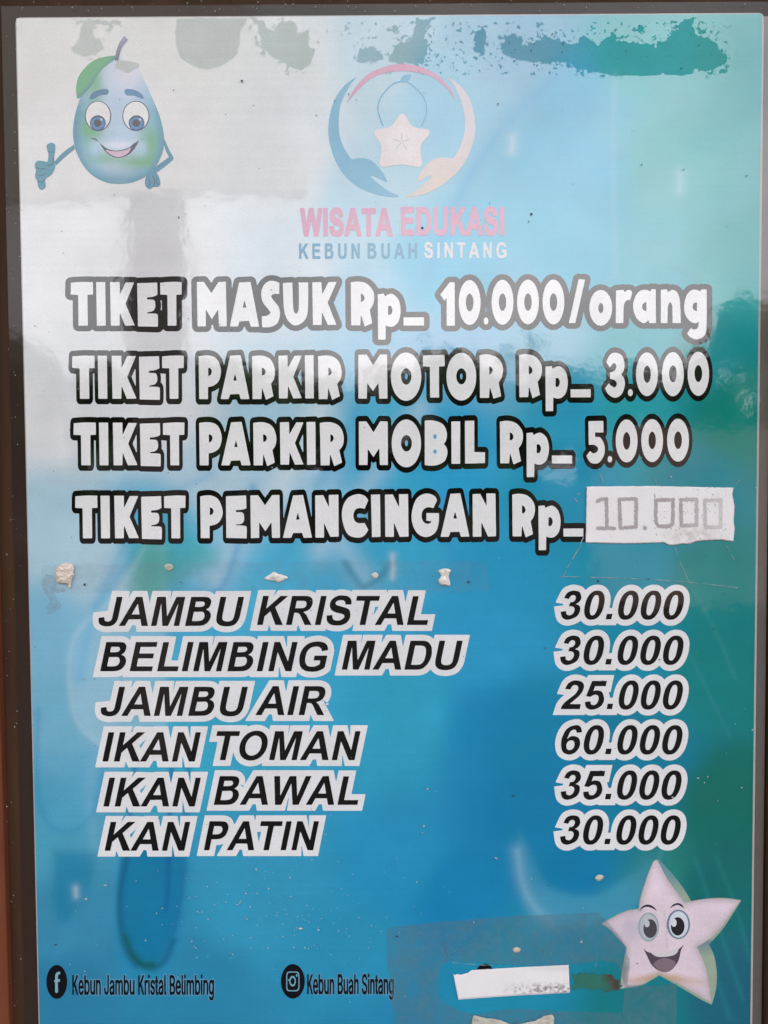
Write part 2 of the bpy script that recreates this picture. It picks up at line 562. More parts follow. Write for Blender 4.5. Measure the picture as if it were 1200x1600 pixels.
# pavilion opposite, mirrored in the upper left of the sheet: gable panel on a post
m_gable = matte('pale grey sheet', (0.66, 0.66, 0.65), (0.74, 0.74, 0.73), 2, 0.8)
m_post = matte('grey brown post', (0.09, 0.075, 0.075), (0.13, 0.11, 0.11), 6, 0.8)
pav = empty('pavilion', tuple(mirror_at(230, 1500, 4.0) * np.array([1, 1, 0])))
tag(pav, 'grey open pavilion with gable and single post standing opposite the board', 'pavilion')
def slab(name, pix, d0, d1, parent, mat):
    a = np.array([mirror_at(x, y, d0) for x, y in pix]); n = len(a)
    b = a.copy(); b[:, 1] -= (d1 - d0)
    V = [at(parent, *v) for v in np.concatenate([a, b])]
    Fc = [tuple(range(n)), tuple(range(2*n - 1, n - 1, -1))] + [((i+1) % n, i, n + i, n + (i+1) % n) for i in range(n)]
    return mesh(name, V, Fc, parent, mat)
slab('gable', [(-260, 318), (478, 296), (432, 150), (385, -10), (340, -160), (-260, -160)], 4.0, 4.08, pav, m_gable)
p0 = mirror_at(197, 300, 4.0); p1 = mirror_at(269, 300, 4.0)
box('post', at(pav, p0[0], -4.25, 0), at(pav, p1[0], -4.0, p0[2] + 0.05), pav, m_post)

# trees across the yard: trunk, limbs, loose crown of small leaves
m_leaf = matte('leaves', (0.03, 0.055, 0.02), (0.06, 0.10, 0.035), 3, 0.7)
m_bark = matte('bark', (0.06, 0.045, 0.035), (0.11, 0.085, 0.065), 8, 0.9)
def tube(P, rad, k=7):
    V, Fc = [], []
    for i, (p, r) in enumerate(zip(P, rad)):
        for j in range(k):
            a = 2*math.pi*j/k
            V.append((p[0] + r*math.cos(a), p[1] + r*math.sin(a), p[2]))
        if i:
            for j in range(k):
                Fc.append(((i-1)*k + j, (i-1)*k + (j+1) % k, i*k + (j+1) % k, i*k + j))
    return V, Fc
def tree(x, y, h, spread, seed, label):
    r = np.random.default_rng(seed)
    o = empty('tree', (x, y, 0)); tag(o, label, 'tree', 'trees across the yard')
    V, Fc = tube([(0, 0, -0.05), (0.1, 0.05, h*0.3), (0.0, 0.1, h*0.55), (0.1, 0, h*0.85)], [0.22, 0.17, 0.12, 0.04])
    for q in range(6):
        a = r.random()*6.28; z = h*(0.35 + 0.07*q)
        W, G = tube([(0.05, 0.05, z), (spread*0.35*math.cos(a), spread*0.35*math.sin(a), z + h*0.12), (spread*0.7*math.cos(a), spread*0.7*math.sin(a), z + h*0.2)], [0.08, 0.05, 0.02], 5)
        Fc += [tuple(len(V) + i for i in f) for f in G]; V += W
    mesh('trunk', V, Fc, o, m_bark)
    V, Fc = [], []
    for c in range(24):
        a = r.random()*6.28; q = math.sqrt(r.random())
        z = h*(0.32 + 0.68*r.random())
        k = spread*(1.0 - 0.65*max(0, (z/h - 0.45)/0.55))
        cx, cy = k*q*math.cos(a), k*q*math.sin(a)
        s = spread*(0.15 + 0.14*r.random())
        for _ in range(60):
            d = r.normal(size=3); d /= np.linalg.norm(d)
            p = np.array([cx, cy, z]) + d*s*r.random()**0.4
            u = r.normal(size=3); u /= np.linalg.norm(u); v = np.cross(u, d); v /= (np.linalg.norm(v) + 1e-6)
            l = 0.16 + 0.12*r.random()
            b = len(V)
            V += [tuple(p - u*l), tuple(p + v*l*0.45), tuple(p + u*l), tuple(p - v*l*0.45)]
            Fc.append((b, b+1, b+2, b+3))
    mesh('crown', V, Fc, o, m_leaf)
TREES = [(-130, 620, 15, 3.0), (60, 585, 15, 3.2), (300, 600, 16, 3.0), (480, 600, 18, 3.4), (640, 575, 17, 3.0), (800, 585, 17, 3.0),
         (960, 600, 18, 2.6), (1150, 478, 14, 1.2), (1215, 505, 15, 1.8), (1330, 520, 15, 3.0)]
TL = ['broad tree at the far left of the yard', 'rounded tree behind the pavilion post', 'low tree right of the pavilion post', 'wide tree towards the middle of the yard',
      'middle tree of the yard, a little taller than its neighbours', 'leafy tree right of the middle of the yard', 'small loose tree in the right half of the yard',
      'narrow tall tree standing at the right of the yard', 'tree close behind the narrow tall one', 'broad tree at the far right of the yard']
for i, (px, py, d, sp) in enumerate(TREES):
    t = mirror_at(px, py, d)
    tree(t[0], t[1], t[2], sp, 20 + i, TL[i])

# a low pale wall, added for its reflection, mirrored behind the right ends of the middle lines
m_low = matte('pale plastered wall', (0.13, 0.10, 0.09), (0.27, 0.21, 0.19), 1.6, 0.9)
q0 = mirror_at(935, 668, 9.0); q1 = mirror_at(1300, 668, 9.0)
tag(box('added_wall', (q0[0], -9.25, 0), (q1[0], -9.0, q0[2]), None, m_low), 'low pale plastered wall added across the yard for its reflection', 'wall')

# ================================================================== the printed sheet
L0, R0 = 25.5, 1189.0
poster = empty('price_poster', (0, 0, ZC - 0.32))
tag(poster, 'laminated blue and white price list with fruit cartoons, pale with mirrored sky at the top', 'poster')
def pz(o):
    """a mesh built in world coordinates, hung under a thing that stands elsewhere"""
    d = np.array(o.parent.location) if o.parent.parent is None else np.array([0, 0, 0])
    o.data.transform(Matrix.Translation(-Vector(d)))
    return o
_flat, _painted = flat, painted
def flat(*a, **k): return pz(_flat(*a, **k))
def painted(*a, **k): return pz(_painted(*a, **k))

tl, tr_ = plane([25.5, 1190], [28, 22.5]); bl, br_ = plane([62, 1173], [1600, 1600])
PX0, PX1 = (tl[0] + bl[0])/2, (tr_[0] + br_[0])/2
PZ1 = (tl[2] + tr_[2])/2
PZ0 = ZC - 0.318
print('edges', tl, tr_, bl, br_)

# colours of the print, in photo pixels: the sheet fades from white at the upper left over sky blue to deep blue and teal
CP = np.array([
 (30,60,.72,.72,.70),(300,60,.70,.71,.70),(450,100,.66,.70,.70),(600,80,.42,.60,.67),(700,150,.20,.50,.66),(800,80,.16,.42,.58),(900,150,.09,.42,.62),
 (985,90,.05,.42,.45),(1150,60,.08,.40,.40),(1050,250,.09,.42,.42),(1150,420,.06,.38,.38),(1000,420,.10,.42,.50),(880,400,.08,.42,.60),(880,250,.08,.42,.62),
 (700,420,.12,.46,.66),(560,300,.36,.58,.69),(450,250,.68,.71,.72),(450,450,.60,.68,.73),(250,450,.72,.72,.73),(60,500,.70,.71,.73),(40,250,.72,.72,.72),(250,220,.72,.72,.72),
 (60,650,.72,.73,.74),(60,800,.40,.58,.68),(250,640,.70,.72,.74),(330,740,.45,.62,.72),(450,650,.35,.58,.70),(560,480,.30,.55,.70),(600,560,.20,.47,.66),(620,640,.12,.42,.63),
 (720,560,.20,.46,.66),(850,530,.20,.47,.60),(1000,540,.06,.38,.45),(900,640,.05,.33,.50),(1100,560,.02,.28,.30),(1150,650,.005,.22,.18),(980,640,.04,.35,.40),
 (700,700,.04,.34,.60),(900,740,.01,.28,.45),(1100,740,.005,.24,.30),(480,740,.30,.54,.70),(600,740,.08,.40,.64),
 (150,860,.42,.60,.70),(60,1000,.20,.47,.64),(100,1120,.16,.42,.62),(70,1300,.12,.34,.53),(80,1450,.07,.27,.45),(90,1560,.04,.22,.40),
 (250,820,.12,.42,.62),(430,880,.12,.43,.65),(600,880,.07,.38,.60),(800,900,.03,.32,.55),(1000,880,.01,.27,.38),(1130,900,.005,.22,.22),
 (300,1000,.10,.40,.63),(500,1000,.07,.38,.62),(760,1000,.04,.33,.58),(620,1120,.05,.36,.60),(300,1150,.07,.38,.60),(780,1150,.01,.24,.50),(830,1270,.003,.20,.46),(1000,1010,.01,.26,.40),
 (1000,1200,.004,.20,.34),(1110,1050,.003,.20,.20),(1130,1250,.003,.15,.13),(400,1400,.06,.33,.55),(300,1550,.04,.25,.44),(550,1500,.04,.30,.52),(640,1350,.03,.30,.55),
 (720,1400,.008,.24,.50),(900,1380,.003,.20,.45),(960,1430,.02,.27,.42),(1020,1360,.03,.22,.19),(1120,1380,.01,.15,.16),(1150,1550,.02,.13,.20),(800,1500,.02,.28,.45),(1000,1560,.01,.22,.26),(600,1640,.03,.25,.46)])
# streaks of the watery design: (points, width, colour, strength, softness)
STREAKS = [
 ('885,105 800,185 740,265 700,345 670,430', 12, (.05,.36,.64), .7, 10),
 ('960,115 958,250 962,430', 4, (.30,.55,.66), .30, 6),
 ('500,640 470,700 435,765', 34, (.66,.73,.77), .7, 18),
 ('655,640 600,720 545,800 500,860', 28, (.5,.65,.76), .6, 16),
 ('560,640 520,720 470,800', 14, (.04,.36,.64), .6, 12),
 ('700,740 690,800 705,860', 12, (.03,.30,.58), .6, 10),
 ('420,770 380,830 340,905', 34, (.48,.63,.74), .65, 16),
 ('470,760 520,830 570,905', 30, (.4,.6,.74), .6, 16),
 ('330,740 240,790 190,860 150,950', 8, (.06,.36,.64), .45, 9),
 ('205,870 165,930 135,1000 125,1060', 12, (.05,.38,.66), .50, 9),
 ('235,840 180,930 120,990 108,1060 122,1130 160,1165', 7, (.50,.65,.74), .40, 5),
 ('60,1110 58,1230 75,1285 108,1300 145,1270 162,1190', 5, (.02,.24,.46), .55, 6),
 ('150,1180 140,1250 150,1330', 14, (.30,.50,.66), .25, 12),
 ('238,852 236,900 232,940', 40, (.03,.33,.22), .65, 22),
 ('262,838 300,850 330,870', 26, (.03,.40,.40), .50, 12),
 ('395,760 372,850 352,910 330,930', 8, (.03,.30,.58), .65, 7),
 ('540,880 565,915 590,905 612,880', 9, (.01,.22,.34), .75, 5),
 
 
 ('212,1180 205,1260 192,1340 187,1420 193,1480 212,1510', 6, (.005,.12,.30), .75, 4),
 ('200,1335 187,1400 190,1455 203,1490 222,1508 240,1512 258,1500 272,1470', 8, (.004,.12,.22), .95, 4),
 ('196,1465 206,1490 222,1506 238,1508', 9, (.003,.10,.08), .9, 5),
 ('295,1180 290,1290 288,1360 276,1440 258,1500', 6, (.005,.14,.34), .8, 5),
 ('268,1200 264,1300 263,1370 259,1420', 6, (.005,.12,.32), .85, 4),
 ('175,1340 180,1450 205,1530 250,1525 290,1450 300,1330', 10, (.03,.28,.50), .35, 10),
 
 ('808,1330 818,1385 842,1425 862,1440', 9, (.28,.48,.64), .65, 10),
 ('845,1400 900,1412 960,1395 1010,1350', 14, (.06,.32,.48), .55, 16),
 ('830,1445 920,1430 960,1420', 22, (.06,.32,.50), .45, 14),
 ('1085,1340 1120,1440 1160,1560', 5, (.02,.24,.26), .45, 3),
 ('1045,1340 1095,1460 1140,1590', 6, (.02,.24,.28), .40, 4),
 ('1120,1340 1150,1420 1172,1500', 4, (.02,.24,.24), .45, 3),
 ('1060,880 1105,960 1150,1060', 4, (.06,.32,.30), .30, 3),
 ('1010,920 1070,1010 1140,1150', 4, (.06,.32,.32), .25, 3),
 ('800,215 801,225 799,236', 4, (.80,.80,.78), .6, 10),
 ('1062,272 1062,285 1061,298', 5, (.55,.72,.80), .55, 11),
 ('613,868 614,886 613,902', 3, (.72,.70,.70), .8, 6),
 ('118,1388 119,1400', 4, (.50,.62,.68), .80, 6),
]
CP[:, 4] *= np.where((CP[:, 2] < .3) & (CP[:, 1] > 1050), 0.93, 1.0)
CP[:, 3] *= np.where((CP[:, 2] < .3) & (CP[:, 1] > 1330), 0.95, 1.0)
CP[:, 2] *= np.where(CP[:, 2] < .15, 0.55, 1.0)
# larger drop shapes of the design: (outline, colour, strength, softness)
FILLS = [
 ('238,850 ~180,925 ~125,1000 ~112,1060 ~122,1120 ~160,1165 260,1165 260,850', (.46,.64,.74), .38, 7),
 ('60,1180 ~58,1240 ~75,1285 ~108,1300 ~145,1270 ~165,1200 160,1170', (.08,.36,.56), .45, 9),
 ('84,1330 155,1330 ~142,1380 ~125,1410 ~103,1440 ~90,1435 ~83,1400', (.006,.20,.36), .75, 9),
 ('190,1320 ~181,1400 ~181,1460 ~190,1520 ~245,1530 ~280,1480 ~294,1400 296,1320', (.012,.25,.45), .70, 7),
 ('197,1320 ~188,1400 ~190,1460 ~212,1502 ~240,1510 ~262,1480 ~282,1400 288,1320', (.001,.18,.36), .80, 4),
 ('812,1300 ~838,1349 ~862,1388 ~925,1401 ~968,1380 ~1024,1346 1034,1325 ~1010,1400 ~950,1440 ~860,1450 ~825,1420 ~808,1350', (.08,.34,.48), .55, 7),
 ('760,1120 ~765,1240 ~790,1330 ~840,1380 ~930,1395 ~1010,1330 ~1000,1150 ~900,1060 ~800,1060', (.000,.21,.38), .55, 26),
 ('205,862 300,858 ~330,872 ~290,905 ~245,925 202,925', (.02,.30,.24), .45, 10),
 ('400,640 ~520,700 ~470,800 ~350,900 ~300,905 ~380,760', (.5,.66,.75), .25, 22),
]
def print_colour(X, Y):
    X = np.asarray(X, float); Y = np.asarray(Y, float)
    num = np.zeros(X.shape + (3,)); den = np.zeros(X.shape)
    # the design itself runs in soft diagonal folds
    wx = X + 26*vnoise(X, Y, 230, 3, 3); wy = Y + 26*vnoise(X, Y, 260, 4, 3)
    for x, y, r, g, b in CP:
        q = 1.0/(((wx - x)**2 + (wy - y)**2)/60**2 + 0.22)**2.4
        num += q[..., None]*np.array([r, g, b]); den += q
    c = num/den[..., None]
    for pts, col, st, soft in FILLS:
        P = path(pts)
        a = P.min(0) - 4*soft; b = P.max(0) + 4*soft
        k = (X > a[0]) & (X < b[0]) & (Y > a[1]) & (Y < b[1])
        if not k.any(): continue
        d = seg_dist(X[k], Y[k], P)
        d = np.where(winding(X[k], Y[k], [P], True), -d, d)
        f = st/(1 + np.exp(d/(soft*0.45)))
        c[k] = c[k]*(1 - f[:, None]) + np.array(col)*f[:, None]
    for pts, wd, col, st, soft in STREAKS:
        P = open_path(pts)
        a = P.min(0) - wd - 3*soft; b = P.max(0) + wd + 3*soft
        k = (X > a[0]) & (X < b[0]) & (Y > a[1]) & (Y < b[1])
        if not k.any(): continue
        d = seg_dist(X[k], Y[k], P, False)
        f = st/(1 + np.exp((d - wd/2)/(soft*0.5)))
        c[k] = c[k]*(1 - f[:, None]) + np.array(col)*f[:, None]
    # marbled ink
    c *= (1 + 0.07*vnoise(X, Y, 120, 9, 4))[..., None]
    return np.clip(c, 0.002, 0.74)

def sheet(name, x0, x1, z0, z1, depth, parent, mat, radius=0.0, hole=None):
    P = []
    if radius:
        for cx, cz, a0 in ((x1 - radius, z1 - radius, 0), (x0 + radius, z1 - radius, 90), (x0 + radius, z0 + radius, 180), (x1 - radius, z0 + radius, 270)):
            for k in range(7):
                a = math.radians(a0 + 15*k); P.append((cx + radius*math.cos(a), cz + radius*math.sin(a)))
    else: P = [(x1, z1), (x0, z1), (x0, z0), (x1, z0)]
    V = [(x, -depth*LAYER, z) for x, z in P]
    return pz(mesh(name, V, [tuple(range(len(V)))[::1]], parent, mat))

# backing card under the laminate's clear border, the pale cut edge of the paper, and the print
m_border = laminated('dark board under clear laminate border', (0.036, 0.022, 0.017), 0.34, 0.06, 1.6)
m_border2 = laminated('taupe board under clear laminate border', (0.13, 0.112, 0.10), 1.0, 0.06, 1.6)
xm = PX1 - 0.004
o = sheet('clear_margin', PX0 - 0.0088, PX1 + 0.0068, PZ0 - 0.008, PZ1 + 0.0072, -14, poster, m_border)
o['label'] = 'dark clear border at the left and top of the sheet'
o = sheet('clear_margin', xm, PX1 + 0.0068, PZ0 - 0.008, PZ1 - 0.001, -12, poster, m_border2)
o['label'] = 'pale brownish clear border at the right of the sheet'
sheet('paper_edge', PX0 - 0.0006, PX1 + 0.0012, PZ0 - 0.001, PZ1 + 0.0006, -2, poster, laminated('paper edge', (0.42, 0.40, 0.39)), 0.003)
nx, nz = 470, 640
gx = np.linspace(PX0, PX1, nx); gz = np.linspace(PZ0, PZ1, nz)
GX, GZ = np.meshgrid(gx, gz)
# world -> photo pixel, to look the print's colours up
def pixel(x, y, z):
    d = (np.stack([x, y, z], -1) - C0n) @ RM
    return 600 + FPX*d[..., 0]/-d[..., 2], 800 - FPX*d[..., 1]/-d[..., 2]
UX, UY = pixel(GX, np.zeros_like(GX), GZ)
V = np.stack([GX.ravel(), np.zeros(GX.size), GZ.ravel()], -1)
idx = np.arange(nx*nz).reshape(nz, nx)
Q = np.stack([idx[:-1, :-1], idx[:-1, 1:], idx[1:, 1:], idx[1:, :-1]], -1).reshape(-1, 4)
me = bpy.data.meshes.new('print_sheet')
me.vertices.add(len(V)); me.vertices.foreach_set('co', V.astype(np.float32).ravel())
me.loops.add(Q.size); me.loops.foreach_set('vertex_index', Q.astype(np.int32).ravel())
me.polygons.add(len(Q)); me.polygons.foreach_set('loop_start', np.arange(0, Q.size, 4, dtype=np.int32))
me.update(); me.validate()
pz(link('print_sheet', me, poster, M_PRINT))
put_colour(me, print_colour(UX, UY).reshape(-1, 3))

# ================================================================== lettering of the four ticket lines
# each glyph: outer outline first, then holes, in the pixels of an enlargement (x0, y0, scale)
FAT = {
 'TIKET': (100, 640, 6, [
   ['92,128 ~190,121 298,122 300,236 247,238 250,522 163,522 160,240 90,236'],
   ['328,122 414,122 418,522 335,522'],
   ['458,122 548,122 550,240 604,125 684,125 602,320 690,520 600,522 550,400 548,522 466,522'],
   ['712,132 900,126 903,238 ~860,256 805,262 806,282 ~862,284 ~878,300 ~882,350 ~862,385 806,400 806,410 ~890,412 ~906,425 906,532 720,528'],
   ['928,128 ~1040,120 1130,122 1128,236 1078,238 1080,522 998,522 995,240 928,236']]),
 'PARKIR': (300, 640, 4.615, [
   ['52,96 ~135,92 ~190,122 ~215,200 ~200,270 ~165,303 120,316 120,402 56,402', '122,178 ~140,185 ~148,206 ~140,228 122,238'],
   ['282,92 358,88 422,402 358,402 348,366 282,368 270,402 212,402', '317,220 330,270 305,270'],
   ['442,96 ~520,92 ~580,122 ~607,190 ~604,250 580,292 597,382 543,408 514,318 510,402 445,402', '512,178 ~530,184 ~540,204 ~533,225 514,235'],
   ['634,92 700,90 702,180 752,92 804,92 742,242 804,395 742,397 704,305 700,397 638,397'],
   ['826,90 890,88 892,397 830,397'],
   ['922,96 ~1005,92 ~1068,125 ~1094,195 ~1088,255 1062,292 1082,382 1026,408 996,318 992,402 928,402', '998,178 ~1012,184 ~1022,204 ~1015,225 998,235']]),
 'MOTOR': (540, 540, 4.286, [
   ['85,62 142,60 184,132 230,60 278,60 280,355 225,355 220,250 183,305 145,250 142,355 86,355'],
   ['@405,208,102,162', '@406,207,35,55'],
   ['518,66 662,62 664,138 625,140 626,348 566,348 564,142 518,138'],
   ['@775,208,100,160', '@775,206,34,54'],
   ['897,64 ~960,60 ~1022,86 ~1052,140 ~1050,200 1025,247 1042,340 990,355 966,275 960,350 900,350', '962,138 ~976,145 ~985,166 ~975,188 962,195']]),
 'MOBIL': (550, 640, 5.4545, [
   ['58,102 122,100 184,195 240,100 304,102 306,472 238,472 232,328 183,405 134,335 132,472 60,472'],
   ['@463,288,125,204', '@464,287,46,70'],
   ['620,95 ~700,94 ~780,130 ~809,205 ~802,260 782,293 ~808,330 ~812,380 ~788,440 ~720,474 ~640,476 620,470'],
   ['846,102 922,100 922,462 848,462'],
   ['962,96 1042,94 1042,362 1134,364 1132,456 964,460']]),
 'PEMANCINGAN': (310, 755, 4.8, [
   ['14,98 ~90,92 ~150,122 ~182,205 ~172,265 ~140,303 84,320 84,412 18,412', '86,182 ~104,188 ~114,210 ~105,232 86,240'],
   ['207,98 358,92 360,188 ~330,198 282,202 282,218 ~325,218 ~341,235 ~342,280 ~325,303 282,310 282,316 ~348,320 ~362,330 362,414 210,410'],
   ['390,92 448,90 500,166 552,90 608,88 612,410 552,410 548,292 502,360 456,292 456,410 394,412'],
   ['710,92 785,88 852,408 790,410 778,372 710,374 697,410 634,410', '745,220 760,272 732,274'],
   ['876,92 936,90 980,182 978,88 1050,86 1052,400 990,402 942,298 942,408 878,408'],
   ['1274,128 ~1245,94 ~1192,82 ~1120,112 ~1080,190 ~1082,290 ~1122,385 ~1192,408 ~1240,396 1274,350 1247,298 ~1222,300 ~1196,298 ~1172,282 ~1162,240 ~1176,200 ~1208,186 1247,192'],
   ['1294,86 1362,84 1366,402 1302,404'],
   ['1399,86 1457,84 1506,182 1504,82 1572,82 1576,400 1510,402 1466,292 1466,402 1402,402'],
   ['1790,128 ~1765,92 ~1702,78 ~1637,115 ~1602,210 ~1604,300 ~1642,375 ~1707,404 ~1772,375 ~1800,310 1804,224 1710,224 1710,280 1748,285 ~1738,300 ~1712,304 ~1684,285 ~1674,240 ~1688,198 ~1722,180 1762,188'],
   ['1890,80 1964,76 2032,400 1970,402 1958,364 1890,366 1877,402 1816,402', '1924,212 1940,264 1912,266'],
   ['2056,82 2114,80 2162,172 2160,76 2228,78 2232,398 2172,400 2122,290 2122,400 2058,402']]),
 'MASUK': (300, 425, 5, [
   ['38,78 92,76 152,165 208,78 265,76 272,425 212,425 205,292 155,370 108,290 108,425 44,425'],
   ['368,82 458,78 525,428 460,428 445,382 370,386 360,425 296,425', '410,218 425,278 396,278'],
   ['682,85 682,172 ~640,172 ~619,190 ~640,225 ~674,268 ~688,330 ~668,398 ~620,428 548,432 546,345 ~590,340 ~612,318 ~592,285 ~556,240 ~540,170 ~560,105 ~600,72 ~642,70'],
   ['710,86 784,82 790,270 ~798,312 ~818,326 ~834,290 834,82 908,82 ~905,300 ~885,370 ~840,410 ~790,414 ~745,372 ~720,300'],
   ['940,82 1010,78 1018,175 1065,80 1130,78 1060,240 1128,412 1062,414 1015,312 1012,414 945,414']]),
 'Rp_': (530, 425, 8, [
   ['145,130 ~250,120 ~350,150 ~422,235 ~438,330 ~420,415 382,472 412,640 318,682 272,528 262,668 150,668', '270,268 ~300,285 ~317,325 ~305,360 270,376'],
   ['482,278 560,270 572,305 ~615,281 ~670,276 ~738,340 ~768,470 ~745,610 ~690,673 ~632,685 582,668 580,845 486,847', '612,425 ~645,426 ~666,470 ~655,522 ~630,538 610,530'],
   ['803,568 1060,566 1060,670 805,670']]),
 '10.000': (670, 420, 5.4545, [
   ['178,115 220,115 222,485 152,485 152,248 135,272 98,222'],
   ['@348,287,93,192', '@348,288,33,76'], ['@488,445,20,30'], ['@628,285,93,192', '@628,285,32,75'],
   ['@845,283,93,191', '@845,284,32,75'], ['@1062,283,93,191', '@1062,284,32,75']]),
 '/orang': (880, 420, 5, [
   ['120,82 170,84 95,424 44,424'],
   ['@293,305,89,140', '@294,307,20,40'],
   ['412,170 470,165 480,185 ~505,166 ~532,172 537,195 522,245 ~490,250 ~473,290 470,424 410,424'],
   ['678,178 690,158 722,160 724,424 672,424 666,402 ~625,425 ~572,385 ~545,300 ~562,222 ~600,172 ~650,165', '650,260 650,330 ~626,322 ~615,295 ~628,268'],
   ['762,165 808,160 820,185 ~850,165 ~888,182 ~910,240 918,424 854,424 852,290 ~835,260 ~818,290 814,424 762,424'],
   ['1068,178 1078,162 1120,162 ~1118,470 ~1098,528 ~1040,552 ~990,532 968,505 998,462 ~1020,475 ~1044,468 1058,440 1058,410 ~1030,425 ~985,405 ~950,350 ~945,280 ~965,205 ~1005,166 ~1045,166', '1045,262 1045,330 ~1020,322 ~1010,295 ~1022,268']]),
 '3.000': (930, 540, 6.316, [
   ['108,165 ~145,92 ~200,70 ~262,98 ~288,170 ~282,240 258,285 ~288,335 ~290,400 ~258,482 ~195,515 ~130,482 97,418 135,370 ~160,400 ~195,411 ~214,375 ~190,340 145,330 145,262 ~190,250 ~209,205 ~185,171 145,215'],
   ['@347,465,24,35'], ['@510,283,108,216', '@512,283,36,85'], ['@766,282,108,218', '@766,278,38,84'], ['@1017,278,106,218', '@1017,276,38,84']]),
 '5.000': (770, 640, 3.636, [
   ['543,66 628,64 628,130 580,130 582,157 ~612,160 ~635,208 ~630,262 ~602,302 ~568,306 ~545,290 532,262 552,235 ~570,248 ~590,242 ~598,220 ~580,202 545,200'],
   ['@665,282,13,18'], ['@760,178,62,122', '@760,178,21,50'], ['@905,176,62,122', '@905,175,21,50'], ['@1052,174,62,122', '@1052,174,22,50']]),
}
def read_glyph(spec, s, x0, y0):
    out = []
    for t in spec:
        if t[0] == '@':
            cx, cy, rx, ry = [float(v) for v in t[1:].split(',')]
            out.append(ellipse(cx, cy, rx, ry, s, x0, y0, 36))
        else: out.append(path(t, s, x0, y0, 4))
    return out
def word(key, to=None, ref=None):
    """the word's glyphs; REF (x0, x1, ytop, ybottom of the drawn word) is carried to TO for a repeat on another line"""
    x0, y0, s, gl = FAT[key]
    G = [read_glyph(g, s, x0, y0) for g in gl]
    if to is not None:
        a = np.array([(to[1] - to[0])/(ref[1] - ref[0]), (to[3] - to[2])/(ref[3] - ref[2])])
        G = [[(P - np.array([ref[0], ref[2]]))*a + np.array([to[0], to[2]]) for P in g] for g in G]
    return G
TK = (115.3, 288.3, 660.3, 727.0)       # where TIKET is drawn (third line)
RP = (548.1, 662.5, 440.0, 508.5)       # where Rp_ is drawn (first line)
LINES = [
 ('first ticket line, TIKET MASUK', word('TIKET', (110.9, 284.1, 440.8, 508.9), TK) + word('MASUK') + word('Rp_') + word('10.000') + word('/orang'), 8.8, 8.8),
 ('second ticket line, TIKET PARKIR MOTOR', word('TIKET', (113.1, 287.3, 555.8, 623.1), TK) + word('PARKIR', (310.5, 533.6, 555.3, 624.0), (311.3, 537.0, 659.5, 727.5))
   + word('MOTOR') + word('Rp_', (810.9, 922.9, 553.5, 620.6), RP) + word('3.000'), 5.8, 8.6),
 ('third ticket line, TIKET PARKIR MOBIL', word('TIKET') + word('PARKIR') + word('MOBIL') + word('Rp_', (781.0, 893.8, 657.6, 723.9), RP) + word('5.000'), 5.6, 8.7),
 ('fourth ticket line, TIKET PEMANCINGAN', word('TIKET', (117.9, 289.9, 774.5, 841.0), TK) + word('PEMANCINGAN') + word('Rp_', (800.3, 911.4, 771.5, 838.0), RP), 5.6, 8.7),
]
for lab, G, rx, ry in LINES:
    allp = [P for g in G for P in g]
    fo = Field(box_of(allp, 14), 1.0)
    fi = Field(box_of(allp, 4), 0.8)
    for g in G:
        fo.add(g[:1], ry, rx)
        fi.add(g)
    for g in G:                         # the border's own clear middle, where a counter is wide enough
        if len(g) > 1:
            k = np.ptp(g[1][:, 0])
            if k > 15.5:
                c = g[1].mean(0)
                fo.add([c + (g[1] - c)*np.array([0.27, 0.38])], cut=True)
    o = flat('ticket_lettering', fo, 1, poster, ink(*BLACK))
    o['label'] = lab + ', white letters with a black border'
    _flat('white_lettering', fi, 2, o, ink(*WHITE)).data.transform(Matrix.Translation(-Vector(poster.location)))
    if 'MOBIL' in lab:                  # the two small blue counters of its B
        for cx, cy, ry_ in ((707, 230, 20), (707, 358, 19)):
            f = Field(box_of([ellipse(cx, cy, 15, ry_, 5.4545, 550, 640)], 4), 0.5).add([ellipse(cx, cy, 15, ry_, 5.4545, 550, 640)])
            _flat('letter_hole', f, 3, o, ink(.13, .40, .62)).data.transform(Matrix.Translation(-Vector(poster.location)))

